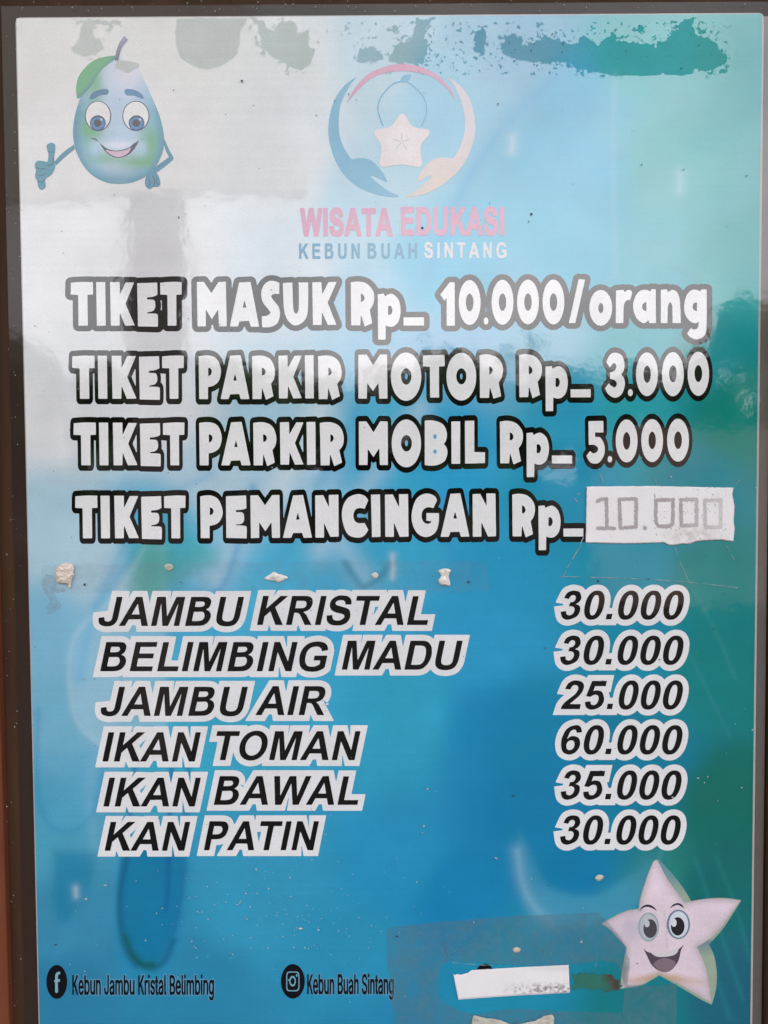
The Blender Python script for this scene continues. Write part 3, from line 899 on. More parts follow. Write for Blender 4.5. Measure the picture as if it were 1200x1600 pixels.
# ================================================================== the price rows: bold slanted grotesque, black on a white border
BOLD = {   # em 2048, caps 1466 high: advance, outlines
 'A': (1479, ['1471,0 1149,0 1021,333 435,333 314,0 0,0 571,1466 884,1466', '926,580 724,1124 526,580']),
 'B': (1479, ['149,0 149,1466 735,1466 ~900,1460 ~1060,1425 ~1190,1290 ~1216,1120 ~1170,940 1030,826 ~1230,730 ~1337,530 ~1328,330 ~1220,130 ~1040,30 ~850,4', '445,1222 639,1222 ~830,1214 ~917,1096 ~850,985 ~700,958 445,954', '445,710 719,710 ~930,690 ~1026,490 ~960,310 ~760,248 445,247']),
 'D': (1479, ['148,0 148,1466 689,1466 ~900,1455 ~1090,1380 ~1290,1150 ~1382,720 ~1300,340 ~1110,90 ~900,12 705,0', '444,248 665,248 ~830,256 ~960,310 ~1050,470 ~1076,732 ~1045,990 ~950,1150 ~780,1210 577,1218 444,1218']),
 'E': (1366, ['149,0 149,1466 1236,1466 1236,1218 445,1218 445,893 1181,893 1181,646 445,646 445,247 1264,247 1264,0']),
 'G': (1593, ['831,539 831,786 1469,786 1469,202 ~1340,90 ~1130,5 ~854,-25 ~480,40 ~200,290 ~88,740 ~160,1120 ~400,1390 ~815,1491 ~1180,1430 ~1370,1270 1443,1059 1149,1004 ~1080,1140 ~960,1215 ~815,1238 ~590,1190 ~430,1020 ~389,753 ~430,470 ~580,280 ~817,229 ~980,250 1171,353 1171,539']),
 'H': (1479, ['150,0 150,1466 446,1466 446,889 1026,889 1026,1466 1322,1466 1322,0 1026,0 1026,641 446,641 446,0']),
 'I': (569, ['140,0 140,1466 436,1466 436,0']),
 'J': (1139, ['727,1466 1023,1466 1023,538 ~1000,260 ~850,50 ~549,-25 ~220,50 ~90,200 43,415 323,447 ~365,300 ~430,240 ~545,224 ~660,255 ~715,350 727,553']),
 'K': (1479, ['153,0 153,1466 449,1466 449,815 1047,1466 1445,1466 893,895 1475,0 1092,0 689,688 449,443 449,0']),
 'L': (1251, ['157,0 157,1454 453,1454 453,247 1189,247 1189,0']),
 'M': (1706, ['145,0 145,1466 588,1466 854,466 1117,1466 1561,1466 1561,0 1286,0 1286,1154 995,0 710,0 420,1154 420,0']),
 'N': (1479, ['152,0 152,1466 440,1466 1040,487 1040,1466 1315,1466 1315,0 1018,0 427,956 427,0']),
 'O': (1593, ['@794,733,706,758,2.1', '@794,733,402,505,2.1']),
 'P': (1366, ['149,0 149,1466 624,1466 ~900,1455 ~1080,1400 ~1210,1210 ~1226,1000 ~1150,760 ~980,610 ~780,558 445,553 445,0', '445,1218 588,1218 ~800,1206 ~890,1130 ~925,1010 ~885,890 ~770,818 607,801 445,801']),
 'R': (1479, ['150,0 150,1466 773,1466 ~1010,1445 ~1200,1330 ~1277,1056 ~1180,790 892,651 ~1050,540 ~1180,370 1455,0 1101,0 857,364 ~720,550 ~600,608 446,612 446,0', '446,846 665,846 ~860,862 ~950,930 ~972,1037 ~935,1150 ~850,1205 665,1218 446,1218']),
 'S': (1366, ['74,477 362,505 ~410,330 ~510,250 ~660,222 ~860,260 ~985,405 ~930,515 ~780,570 ~470,645 ~220,790 ~112,1070 ~190,1310 ~390,1455 ~640,1491 ~960,1440 ~1150,1270 1210,1040 914,1027 ~860,1170 ~780,1230 ~635,1250 ~460,1210 ~390,1110 ~450,1020 ~620,960 ~950,870 ~1180,740 ~1285,425 ~1200,150 ~980,10 ~670,-26 ~340,30 ~150,200']),
 'T': (1251, ['479,0 479,1218 44,1218 44,1466 1209,1466 1209,1218 775,1218 775,0']),
 'U': (1479, ['147,1466 443,1466 443,672 ~460,410 ~545,275 ~747,228 ~945,270 ~1025,400 1038,655 1038,1466 1334,1466 1334,696 ~1300,300 ~1120,50 ~756,-25 ~380,50 ~190,270 147,684']),
 'W': (1933, ['352,0 2,1466 305,1466 526,459 794,1466 1146,1466 1403,442 1628,1466 1926,1466 1570,0 1256,0 964,1096 673,0']),
 '0': (1139, ['@565,723,482,750,2.3', '@565,723,190,522,2.4']),
 '2': (1139, ['1044,261 1044,0 59,0 ~100,190 ~230,390 ~480,620 ~660,800 ~744,1022 ~695,1175 ~550,1238 ~415,1180 352,1005 72,1033 ~150,1290 ~330,1435 ~557,1471 ~850,1400 ~1010,1200 ~990,900 ~850,660 ~640,445 470,261']),
 '3': (1139, ['76,391 348,424 ~400,265 ~546,205 ~690,265 ~757,454 ~700,610 ~556,670 426,651 457,880 ~620,905 ~693,1060 ~640,1195 ~530,1240 ~410,1180 360,1042 101,1086 ~190,1340 ~340,1440 ~538,1472 ~820,1390 ~968,1095 ~900,890 740,775 ~960,690 ~1041,446 ~940,150 ~549,-25 ~240,70']),
 '5': (1139, ['91,375 371,404 ~430,255 ~563,205 ~705,270 ~772,482 ~705,680 ~556,740 ~430,705 317,626 89,659 233,1446 999,1446 999,1175 452,1175 407,918 ~480,950 ~600,964 ~860,880 ~1058,480 ~950,140 ~563,-26 ~240,70']),
 '6': (1139, ['1023,1107 751,1077 ~700,1200 ~586,1242 ~430,1150 ~340,777 ~470,890 ~640,919 ~930,800 ~1056,460 ~930,120 ~606,-25 ~220,150 ~55,715 ~210,1280 ~623,1472 ~880,1390', '356,485 ~420,645 ~560,700 ~710,640 ~776,440 ~720,265 ~573,205 ~430,270']),
 '.': (569, ['147,0 147,281 428,281 428,0']),
}
def read_bold(ch):
    adv, sp = BOLD[ch]
    out = []
    for t in sp:
        if t[0] == '@':
            cx, cy, rx, ry, pw = [float(v) for v in t[1:].split(',')]
            out.append(ellipse(cx, cy, rx, ry, n=44, power=pw))
        else: out.append(path(t, n=5))
    return adv, out
def set_bold(txt, box, slant=0.2126, track=0):
    """a word set in the bold face and fitted to its inked box (x0, x1, y of cap top, y of baseline)"""
    x = 0; G = []
    for ch in txt:
        adv, L = read_bold(ch)
        G.append([P + np.array([x, 0]) for P in L]); x += adv + track
    G = [[np.stack([P[:, 0] + slant*P[:, 1], P[:, 1]], -1) for P in g] for g in G]
    A = np.concatenate([P for g in G for P in g])
    a, b = A[:, 0].min(), A[:, 0].max()
    x0, x1, yt, yb = box
    return [[np.stack([x0 + (P[:, 0] - a)/(b - a)*(x1 - x0), yb + P[:, 1]/1466*(yt - yb)], -1) for P in g] for g in G]
def mitred(P, r):
    """the outline pushed out by r with pointed corners"""
    keep = np.hypot(*(P - np.roll(P, 1, 0)).T) > 1e-6
    P = P[keep]
    A = 0.5*np.sum(P[:, 0]*np.roll(P[:, 1], -1) - np.roll(P[:, 0], -1)*P[:, 1])
    if A < 0: P = P[::-1]
    d1 = P - np.roll(P, 1, 0); d2 = np.roll(P, -1, 0) - P
    n1 = np.stack([d1[:, 1], -d1[:, 0]], -1)/np.hypot(*d1.T)[:, None]
    n2 = np.stack([d2[:, 1], -d2[:, 0]], -1)/np.hypot(*d2.T)[:, None]
    m = n1 + n2; l = (m**2).sum(1)
    m = m*(2/np.maximum(l, 0.55))[:, None]
    return P + m*r
ROWS = [
 ('JAMBU KRISTAL at 30.000', [('JAMBU', (154, 381.5, 932.5, 978)), ('KRISTAL', (401.5, 669, 931, 976.5)), ('30.000', (876, 1068.6, 922.9, 967.6))]),
 ('BELIMBING MADU at 30.000', [('BELIMBING', (156.5, 512.5, 1003, 1048.8)), ('MADU', (534, 723, 1001, 1046.3)), ('30.000', (875, 1068, 993.2, 1038.2))]),
 ('JAMBU AIR at 25.000', [('JAMBU', (157.5, 387.5, 1073, 1118.5)), ('AIR', (399, 508.5, 1072, 1117.3)), ('25.000', (876, 1067, 1063.2, 1108))]),
 ('IKAN TOMAN at 60.000', [('IKAN', (160, 314, 1144, 1189.8)), ('TOMAN', (338, 563.5, 1142.3, 1187.6)), ('60.000', (876.5, 1066.4, 1133, 1178.2))]),
 ('IKAN BAWAL at 35.000', [('IKAN', (161.5, 314, 1215, 1260)), ('BAWAL', (334, 560, 1212.5, 1257.5)), ('35.000', (876, 1065, 1203.8, 1248.8))]),
 ('KAN PATIN at 30.000', [('KAN', (163.5, 297.5, 1284, 1329.2)), ('PATIN', (318.5, 498.5, 1283, 1328.4)), ('30.000', (875, 1063.7, 1274, 1319))]),
]
W_BORDER = (0.76, 0.76, 0.77)
for lab, words in ROWS:
    for nm, ws, lb in (('item_lettering', words[:-1], 'item name ' + lab.split(' at ')[0]), ('price_lettering', words[-1:], 'price ' + lab.split(' at ')[1] + ' of ' + lab.split(' at ')[0])):
        G = [g for t, b in ws for g in set_bold(t, b)]
        allp = [P for g in G for P in g]
        fo = Field(box_of(allp, 16), 1.0); fi = Field(box_of(allp, 4), 0.6)
        for g in G:
            fo.add([mitred(g[0], 9.2)], evenodd=False)
            fi.add(g)
        if 'TOMAN' in lb:               # the O of TOMAN keeps a blue core
            for g in G:
                if len(g) == 2 and np.ptp(g[0][:, 0]) > 45 and 20 < np.ptp(g[1][:, 0]):
                    c = g[1].mean(0); fo.add([c + (g[1] - c)*0.42], cut=True)
        o = flat(nm, fo, 1, poster, ink(*W_BORDER))
        o['label'] = lb + ', black slanted letters on a white border'
        _flat('black_lettering', fi, 2, o, ink(*BLACK)).data.transform(Matrix.Translation(-Vector(poster.location)))

# ================================================================== emblem and its two lines of text
ex, ey, es = 440, 80, 3.158
def fld(loops, step=0.7, m=5, **k):
    return Field(box_of(loops, m), step).add(loops, **k)
PK = (0.58, 0.25, 0.38)
emb = flat('emblem', fld([path('318,262 ~370,170 ~450,100 ~590,62 ~730,95 ~820,170 860,250 ~800,170 ~720,118 ~590,98 ~470,120 ~390,180', es, ex, ey)]), 2, poster, ink(*PK))
emb['label'] = 'round fruit garden emblem with two cupped hands'
def sub(name, parent, fd, depth, mat):
    o = _flat(name, fd, depth, parent, mat)
    o.data.transform(Matrix.Translation(-Vector(poster.location)))
    return o
def subp(name, parent, fd, depth, mat, col):
    o = _painted(name, fd, depth, parent, mat, col)
    o.data.transform(Matrix.Translation(-Vector(poster.location)))
    return o
sub('hand', emb, fld([path('372,125 ~300,180 ~250,270 ~230,390 ~250,500 ~300,600 ~380,670 ~480,710 575,720 575,710 ~520,685 440,622 445,612 522,648 ~500,600 ~450,545 ~400,528 345,535 ~300,460 ~282,380 ~290,270 ~330,180', es, ex, ey)]), 2, ink(.09, .35, .52))
subp('hand', emb, fld([path('812,125 ~890,180 ~940,270 ~955,390 ~935,480 ~890,570 ~820,640 ~720,700 612,722 612,713 ~660,690 740,620 735,612 665,648 ~690,590 ~740,540 ~790,525 845,530 ~885,460 ~905,370 ~890,260 ~850,170', es, ex, ey)], 1.2), 2, M_PRINT,
     lambda X, Y: np.stack([0.60 + 0*X, 0.56 - 0.06*np.clip((Y - 200)/80, 0, 1), 0.60 - 0.16*np.clip((Y - 200)/80, 0, 1)], -1))
g = open_path('500,368 475,290 490,228 545,165 600,150 640,165 700,228 715,300 692,368', es, ex, ey)
f = Field(box_of([g], 12), 0.5).line(g, 1.8)
f.add([path('585,150 ~600,122 638,115 ~630,140 ~600,155', es, ex, ey)])
sub('fruit_outline', emb, f, 2, ink(.06,.34,.56))
st = 'P'
st = emb_star = path('~595,308 ~648,372 ~725,388 ~728,412 ~686,468 ~692,560 ~672,572 ~592,560 ~505,572 ~484,556 ~492,470 ~458,410 ~462,390 ~540,370', es, ex, ey)
sub('star_fruit', emb, fld([st]), 3, ink(.71, .62, .61))
c = st.mean(0)
sub('star_fruit', emb, fld([c + (st - c)*0.72 + np.array([0, 1.0])]), 4, ink(.71, .65, .65))
f = Field((620, 200, 640, 240), 0.5); cx, cy = ex + 592/es, ey + 448/es
F5 = Field((cx - 18, cy - 18, cx + 18, cy + 18), 0.4)
for k in range(5):
    a = math.radians(-90 + 72*k)
    F5.line(np.array([[cx + 2*math.cos(a), cy + 2*math.sin(a)], [cx + 13*math.cos(a), cy + 13*math.sin(a)]]), 1.5)
sub('seed_star', emb, F5, 5, ink(.50, .47, .47))

def text_part(name, words, grow, slant, track, colour, label, depth=2):
    G = [g for t, b in words for g in set_bold(t, b, slant, track)]
    fi = Field(box_of([P for g in G for P in g], 5), 0.6)
    for g in G: fi.add(g, grow[1], grow[0])
    o = flat(name, fi, depth, poster, colour); o['label'] = label
    return o
text_part('title_lettering', [('WISATA', (469.5, 613, 326, 368.5)), ('EDUKASI', (627.2, 787, 324.5, 367))], (1.0, 1.2), 0, 40, ink(*PK), 'pink title line reading WISATA EDUKASI')
text_part('subtitle_lettering', [('KEBUN', (467.5, 562, 380.5, 404.3)), ('BUAH', (574.6, 651.5, 380, 404))], (0.25, 0.25), 0, 420, ink(.03, .25, .42), 'blue subtitle words KEBUN BUAH')
text_part('subtitle_lettering', [('SINTANG', (663, 791, 379, 403.2))], (0.25, 0.25), 0, 420, ink(.62, .60, .62), 'pale subtitle word SINTANG')

# ================================================================== social badges and names at the foot of the sheet
SANS = {
 'K': (467, '104,145 104,216 139,261 174,303 212,344 364,509 448,509 231,276 228,276|60,0 60,509 125,509 125,334 124,225 125,193 125,0|372,0 188,259 228,309 449,0'),
 'J': (396, '185,-7 159,-5 135,0 113,7 93,19 75,33 60,50 48,70 40,92 35,118 33,145 33,173 98,173 98,145 99,128 101,112 106,97 113,85 122,74 132,65 143,59 156,54 170,51 185,50 200,51 214,54 226,59 238,65 248,74 256,85 263,97 268,112 271,128 272,145 272,509 336,509 336,145 335,118 330,92 321,70 309,50 294,33 276,19 256,7 235,0 211,-5'),
 'B': (456, '60,0 60,509 241,509 261,508 280,506 298,502 314,497 329,491 342,483 354,474 364,464 373,454 381,442 387,429 392,416 395,403 397,389 398,374 398,361 396,350 394,339 391,329 387,320 382,312 376,304 370,298 364,291 356,286 349,281 341,277 332,273 324,269 315,267 315,262 325,261 334,259 344,255 354,251 363,245 372,239 381,231 389,223 396,214 402,203 408,192 412,179 415,166 417,152 418,136 417,121 415,107 411,93 407,79 400,67 392,55 383,44 372,34 359,26 344,18 328,11 311,6 291,3 270,1 247,0|125,57 245,57 267,58 287,61 304,65 318,72 330,80 339,89 346,100 351,111 354,123 355,137 355,147 353,157 351,166 347,175 342,184 337,192 330,200 323,206 315,213 306,218 296,223 285,226 273,229 261,230 248,231 125,231|125,285 238,285 249,286 259,287 269,289 279,292 288,296 297,301 304,306 311,312 318,319 323,326 328,334 331,343 334,352 335,362 336,372 335,385 332,397 328,409 321,419 313,429 302,437 290,443 275,448 259,451 240,452 125,452'),
 'S': (447, '224,-9 202,-8 182,-6 162,-2 144,3 128,9 112,17 98,26 85,36 74,48 64,60 56,74 49,88 44,103 40,120 38,137 104,137 106,125 109,115 112,105 117,96 123,88 130,80 138,74 147,68 156,63 166,59 177,55 188,53 200,51 212,50 224,49 237,50 250,51 263,53 275,56 286,60 296,65 306,71 315,77 323,84 329,92 335,100 340,109 343,119 345,129 346,139 345,149 343,157 341,165 337,172 332,179 326,185 320,190 313,195 305,200 296,205 245,222 184,239 160,247 138,256 118,266 101,277 86,289 74,303 64,318 57,335 53,353 52,372 53,389 56,405 60,420 67,434 75,448 85,460 96,471 109,481 122,490 138,498 154,504 171,509 189,513 208,515 227,516 247,515 266,513 283,509 300,504 316,498 331,490 344,481 357,471 367,461 377,449 385,436 392,422 396,408 399,393 401,378 337,378 335,393 330,406 323,418 313,428 302,437 289,445 275,451 259,455 243,458 225,459 212,458 200,457 188,455 178,452 167,448 158,443 149,438 141,432 135,425 129,418 124,411 120,402 117,394 116,385 115,376 116,366 118,356 121,348 125,340 131,334 138,327 145,322 152,317 161,312 169,308 212,293 264,279 312,264 321,259 331,255 341,249 350,244 359,238 367,231 375,224 382,215 389,207 395,198 399,187 403,177 406,165 408,152 408,139 407,122 405,107 400,92 394,77 386,64 377,51 366,39 353,28 339,19 323,11 306,4 288,-2 268,-6 246,-8'),
 'a': (389, '160,-9 146,-8 132,-6 119,-4 106,0 94,5 83,11 73,18 63,26 55,35 48,45 41,55 37,67 33,80 31,93 30,108 31,120 32,132 35,143 39,152 43,161 49,169 55,176 62,182 69,188 78,193 86,198 95,202 105,205 115,208 125,211 178,220 234,227 242,228 249,229 255,231 261,233 265,235 269,238 272,241 274,245 275,249 276,255 276,257 275,266 274,274 272,282 270,290 267,297 263,303 258,309 253,314 247,318 240,322 232,325 224,328 215,329 206,330 196,331 185,330 175,329 166,328 157,325 149,322 142,319 135,315 128,310 123,306 118,301 113,296 109,290 105,285 102,279 100,274 41,291 47,304 53,317 61,328 69,337 79,346 88,354 99,360 110,366 121,371 133,375 145,379 157,381 169,383 182,384 194,384 239,379 249,377 258,374 268,370 277,366 286,360 294,354 302,347 310,339 316,330 322,320 327,309 331,297 334,283 336,268 337,251 337,0 277,0 277,52 272,52 252,25 246,19 239,14 232,9 224,5 215,1 206,-2 195,-5 184,-7 172,-8|170,45 184,46 196,48 207,50 218,54 228,59 237,64 245,71 252,78 258,85 263,93 268,102 271,111 274,119 275,129 276,138 276,190 259,182 231,176 200,171 175,168 134,159 127,156 120,152 114,148 108,144 103,139 99,134 96,128 94,121 92,113 92,105 92,97 93,90 95,84 98,78 102,72 106,67 111,63 117,59 123,55 130,52 137,50 145,48 153,47 161,46'),
 'b': (424, '229,-8 216,-8 204,-6 192,-4 182,-1 172,4 164,9 156,14 149,19 143,25 138,31 118,59 112,59 112,0 53,0 53,509 114,509 114,319 118,319 137,346 143,352 149,357 155,363 163,368 171,373 181,377 191,380 203,383 215,384 229,384 248,383 265,381 282,376 298,369 313,361 327,350 339,338 351,325 361,309 370,293 377,274 383,255 387,234 389,212 390,189 389,165 387,143 383,122 377,103 370,84 361,68 351,52 340,39 327,27 313,16 298,7 282,1 266,-4 248,-7|220,47 234,48 247,50 258,54 269,59 279,66 289,74 297,83 304,93 310,104 316,117 320,130 324,144 326,158 328,174 328,189 328,205 326,220 324,234 320,248 316,261 311,273 304,284 297,294 289,303 280,311 270,318 259,323 247,327 234,329 220,330 207,329 194,327 182,323 171,318 161,312 152,304 144,296 137,286 130,275 125,263 121,250 117,236 115,221 113,206 113,189 113,173 115,157 117,142 121,128 125,115 131,103 137,92 144,82 152,73 162,65 172,58 183,53 194,50 207,47'),
 'e': (404, '212,-8 191,-7 170,-4 151,1 133,8 117,16 102,27 88,39 76,53 65,68 56,85 48,103 42,122 38,143 35,164 34,187 35,210 38,231 42,252 48,271 55,290 64,307 75,322 87,336 100,349 115,359 131,368 148,375 166,380 185,383 205,384 218,384 230,383 242,381 254,378 266,374 277,369 289,364 299,357 309,349 319,341 328,331 337,321 344,309 351,296 357,282 362,267 366,250 369,233 371,214 371,194 371,169 75,169 75,221 338,221 310,202 309,217 308,231 305,244 302,257 298,269 292,280 286,290 279,299 271,307 263,314 253,320 242,324 231,328 218,329 205,330 192,329 179,327 167,324 156,319 146,313 137,306 129,298 121,290 115,280 109,270 104,259 101,247 98,235 96,223 96,211 96,178 97,161 98,146 101,132 105,118 110,106 117,95 124,85 132,76 141,68 151,61 162,56 173,52 186,49 199,47 212,46 221,46 230,47 238,48 246,50 254,53 261,56 268,59 274,63 280,68 285,73 290,78 295,84 299,91 303,98 306,105 365,91 361,79 356,68 350,58 343,48 335,39 326,31 316,23 306,16 295,10 283,4 270,0 256,-4 242,-6 227,-8'),
 'g': (425, '207,-151 191,-150 175,-149 160,-147 147,-144 134,-140 122,-135 111,-130 100,-124 91,-117 82,-110 74,-103 67,-95 61,-86 55,-78 51,-69 101,-41 122,-66 127,-71 133,-76 139,-80 146,-84 154,-88 163,-92 173,-94 183,-96 195,-97 207,-97 225,-96 241,-94 256,-89 270,-83 282,-75 293,-65 301,-53 307,-40 310,-24 311,-6 311,68 306,68 287,41 281,36 275,30 268,25 261,20 252,16 243,12 233,9 221,7 209,5 195,5 177,6 160,8 143,13 128,19 113,27 99,36 86,47 74,60 64,74 55,90 48,108 42,126 38,147 35,168 34,191 35,214 37,236 42,256 47,275 55,293 64,310 74,325 86,338 98,350 112,361 127,369 143,376 160,381 178,383 196,384 210,384 222,383 234,380 244,377 253,373 262,368 270,363 277,358 283,352 288,346 308,319 313,319 313,379 372,379 372,-9 372,-28 369,-46 364,-62 358,-77 350,-90 341,-102 330,-112 318,-121 305,-129 291,-136 275,-141 259,-145 242,-148 225,-150|205,59 218,60 231,62 243,65 254,69 264,75 273,82 281,90 288,99 294,110 300,121 304,133 308,147 310,161 312,176 312,193 312,208 310,223 308,238 305,251 300,264 295,276 288,286 281,296 273,305 264,312 254,319 243,323 231,327 218,329 205,330 191,329 178,327 166,323 155,318 145,312 136,304 128,295 120,285 114,274 109,262 104,250 101,236 98,222 97,208 96,193 97,177 98,162 101,148 104,135 109,123 114,111 121,101 128,91 136,83 145,76 156,70 167,65 178,62 191,60'),
 'h': (410, '114,227 114,0 53,0 53,509 114,509 114,287 102,287 110,307 119,324 129,339 140,352 152,362 165,370 180,376 195,381 211,384 227,384 242,384 257,382 270,379 283,374 295,369 306,362 316,353 326,344 334,333 341,321 347,307 351,293 354,276 356,259 357,240 357,0 296,0 296,235 295,252 292,268 288,281 281,294 273,304 263,313 252,320 239,325 225,328 210,329 199,329 189,327 179,325 170,322 161,317 152,312 145,306 138,299 132,291 126,283 122,273 118,263 116,252 114,240'),
 'i': (167, '53,0 53,379 114,379 114,0|84,443 77,443 71,445 65,447 59,450 54,455 49,460 46,465 43,471 42,477 41,483 42,490 43,496 46,502 49,507 54,512 59,516 65,519 71,522 77,523 84,524 91,523 97,522 103,519 109,516 114,512 118,507 122,502 124,496 126,490 126,483 126,477 124,471 122,465 118,460 114,455 109,450 103,447 97,445 91,443'),
 'l': (189, '139,-2 123,-1 108,1 95,6 83,12 74,20 66,30 60,41 56,54 53,68 53,84 53,509 114,509 114,99 114,89 115,80 116,73 118,67 120,62 123,59 127,56 133,54 139,52 146,52 160,53 170,54 181,3 162,-1'),
 'm': (610, '53,0 53,379 112,379 112,295 108,295 111,307 115,318 120,328 126,337 132,346 140,354 147,360 155,366 163,372 172,376 181,380 190,383 200,385 209,386 219,386 235,385 250,382 264,377 276,370 287,361 297,350 305,338 312,325 317,310 321,295 312,295 316,306 320,316 325,326 330,335 337,343 345,351 353,358 361,364 371,370 381,375 391,379 402,382 413,384 425,386 437,386 450,386 462,384 474,381 486,377 497,372 508,365 517,358 526,349 534,339 541,328 546,316 551,303 554,288 556,272 557,255 557,0 496,0 496,254 495,269 492,283 487,295 481,305 473,313 463,319 453,324 442,328 431,330 419,330 409,330 399,329 390,327 382,324 374,320 367,315 361,310 355,304 350,297 345,290 342,282 339,274 337,266 336,257 335,247 335,0 274,0 274,260 273,272 271,283 267,293 261,303 253,311 244,318 234,323 224,327 212,330 199,330 191,330 182,329 174,327 166,324 158,320 150,316 143,310 137,304 131,297 126,289 121,281 118,271 116,261 114,250 114,238 114,0'),
 'n': (410, '114,227 114,0 53,0 53,379 112,379 112,287 102,287 110,307 119,324 129,339 140,352 152,362 165,370 180,376 195,381 211,384 227,384 242,384 257,382 270,379 283,374 295,369 306,362 316,353 325,344 333,333 341,321 347,307 351,293 354,276 356,259 357,240 357,0 296,0 296,235 295,252 292,268 288,281 281,294 273,304 263,313 252,320 239,325 225,328 210,329 199,329 189,327 179,325 170,322 161,317 152,312 145,306 138,299 132,291 126,283 122,273 118,263 116,252 114,240'),
 'r': (259, '53,0 53,379 112,379 112,321 115,321 120,332 126,342 134,351 142,360 152,367 163,374 175,378 187,382 200,384 213,385 229,384 243,384 243,322 230,324 207,326 196,325 186,324 177,322 168,319 159,315 151,310 144,304 137,298 131,291 126,284 121,275 118,267 116,257 114,247 114,237 114,0'),
 's': (365, '182,-8 167,-8 152,-6 138,-4 125,-1 112,3 100,9 89,15 79,21 70,29 62,38 54,47 48,58 43,69 39,81 36,94 94,107 98,95 102,84 108,75 116,67 124,60 134,55 144,51 156,48 168,46 181,45 196,46 210,48 223,51 234,56 244,62 253,69 260,77 264,85 267,94 268,103 267,110 266,118 263,124 259,130 254,136 248,141 241,145 232,149 223,152 212,155 149,170 130,175 112,182 97,190 83,198 72,208 63,219 56,231 51,244 48,258 47,274 48,287 50,299 53,310 58,321 65,332 73,341 82,350 92,357 103,364 115,370 128,375 142,379 156,382 171,384 187,384 202,384 216,383 230,380 242,377 254,372 265,367 274,361 283,355 292,347 299,339 305,330 311,321 316,311 320,301 324,290 268,277 265,286 261,294 256,301 250,309 243,316 234,322 225,326 214,330 201,332 187,333 174,332 162,330 151,327 140,322 131,317 123,310 117,303 112,295 109,286 109,277 109,269 111,262 114,255 118,249 124,243 131,238 139,234 149,230 159,226 172,223 229,209 249,204 267,197 282,190 295,181 306,171 315,161 322,149 327,136 330,122 331,107 330,93 328,81 324,69 319,58 312,47 304,37 295,28 284,20 273,13 260,6 246,1 231,-3 216,-6 199,-8'),
 't': (227, '204,379 204,327 6,327 6,379|65,471 126,471 126,98 126,88 128,80 130,73 132,66 136,61 141,57 146,54 153,52 161,50 170,50 185,51 202,54 213,2 192,-3 168,-4 150,-3 133,0 117,5 104,12 92,21 82,32 75,45 69,59 66,75 65,93'),
 'u': (410, '182,-5 167,-4 153,-3 140,1 127,5 115,11 104,18 94,26 84,36 76,47 69,59 63,72 59,87 55,103 53,120 53,139 53,379 114,379 114,144 115,127 117,112 122,98 129,86 137,75 147,66 158,59 171,54 185,51 200,50 211,51 221,52 231,54 240,58 249,62 257,67 265,73 272,80 278,88 283,97 288,106 291,117 294,128 296,140 296,153 296,379 357,379 357,0 298,0 298,92 307,92 300,72 291,54 281,39 269,27 257,17 244,9 230,3 215,-2 199,-4'),
}

def set_sans(txt, x0, x1, yc, yb, cap=728.0):
    x = 0; G = []
    for ch in txt:
        if ch == ' ': x += 190; continue
        adv, s = SANS[ch]
        G.append([np.array([[float(v) for v in p.split(',')] for p in l.split()]) + np.array([x, 0]) for l in s.split('|')]); x += adv
    A = np.concatenate([P for g in G for P in g]); a, b = A[:, 0].min(), A[:, 0].max()
    return [[np.stack([x0 + (P[:, 0] - a)/(b - a)*(x1 - x0), yb + P[:, 1]/cap*(yc - yb)], -1) for P in g] for g in G]
DARK = (0.0015, 0.002, 0.006)
for lab, txt, bx in (('farm page name beside the badge with the letter f', 'Kebun Jambu Kristal Belimbing', (113.5, 334, 1524, 1553.5)), ('farm page name beside the camera badge', 'Kebun Buah Sintang', (480.5, 615, 1522.5, 1552.5))):
    G = set_sans(txt, *bx, cap=509.0)
    fi = Field(box_of([P for g in G for P in g], 6), 0.45)
    fh = Field(box_of([P for g in G for P in g], 6), 0.6)
    for g in G: fi.add(g, 0.75, 0.45); fh.add(g[:1], 2.0)
    o = flat('name_lettering', fi, 3, poster, ink(*DARK)); o['label'] = lab
    sub('lettering_glow', o, fh, 1, ink(.10, .30, .46))
bd = flat('social_badge', fld([ellipse(88.8, 1534, 16.2, 26.5)]), 2, poster, ink(*DARK)); bd['label'] = 'round black badge with a small letter f'
sub('letter', bd, fld([path('690,1200 690,1075 680,1072 680,1052 690,1048 ~692,990 ~708,955 ~735,945 756,950 752,978 ~738,976 ~728,990 724,1035 752,1038 748,1072 724,1072 728,1195 ~712,1212', 8, 0, 1400)], 0.4), 3, ink(.20, .40, .48))
bd = flat('social_badge', fld([ellipse(457.6, 1533.2, 18.6, 27)]), 2, poster, ink(*DARK)); bd['label'] = 'round black badge with a camera outline'
fc = Field((440, 1500, 476, 1566), 0.35)
ring = ellipse(188, 216, 52, 78, 5, 420, 1490, 44, 5.5)
fc.add([ring]).add([457.6 + 0*ring + (ring - ring.mean(0))*np.array([0.84, 0.88]) + np.array([0, 1533.2 - 457.6])], cut=True)
l1 = ellipse(186, 214, 26, 42, 5, 420, 1490); fc.add([l1, l1.mean(0) + (l1 - l1.mean(0))*0.62])
fc.add([path('136,200 170,200 168,210 150,212 150,200', 5, 420, 1490)])
fc.add([ellipse(218, 170, 7, 11, 5, 420, 1490)])
sub('camera_outline', bd, fc, 3, ink(.16, .36, .46))
bd = flat('social_badge', fld([ellipse(757.5, 1518, 12.5, 12.5)]), 2, poster, ink(*DARK)); bd['label'] = 'top of a black badge showing over the blank paper strip'

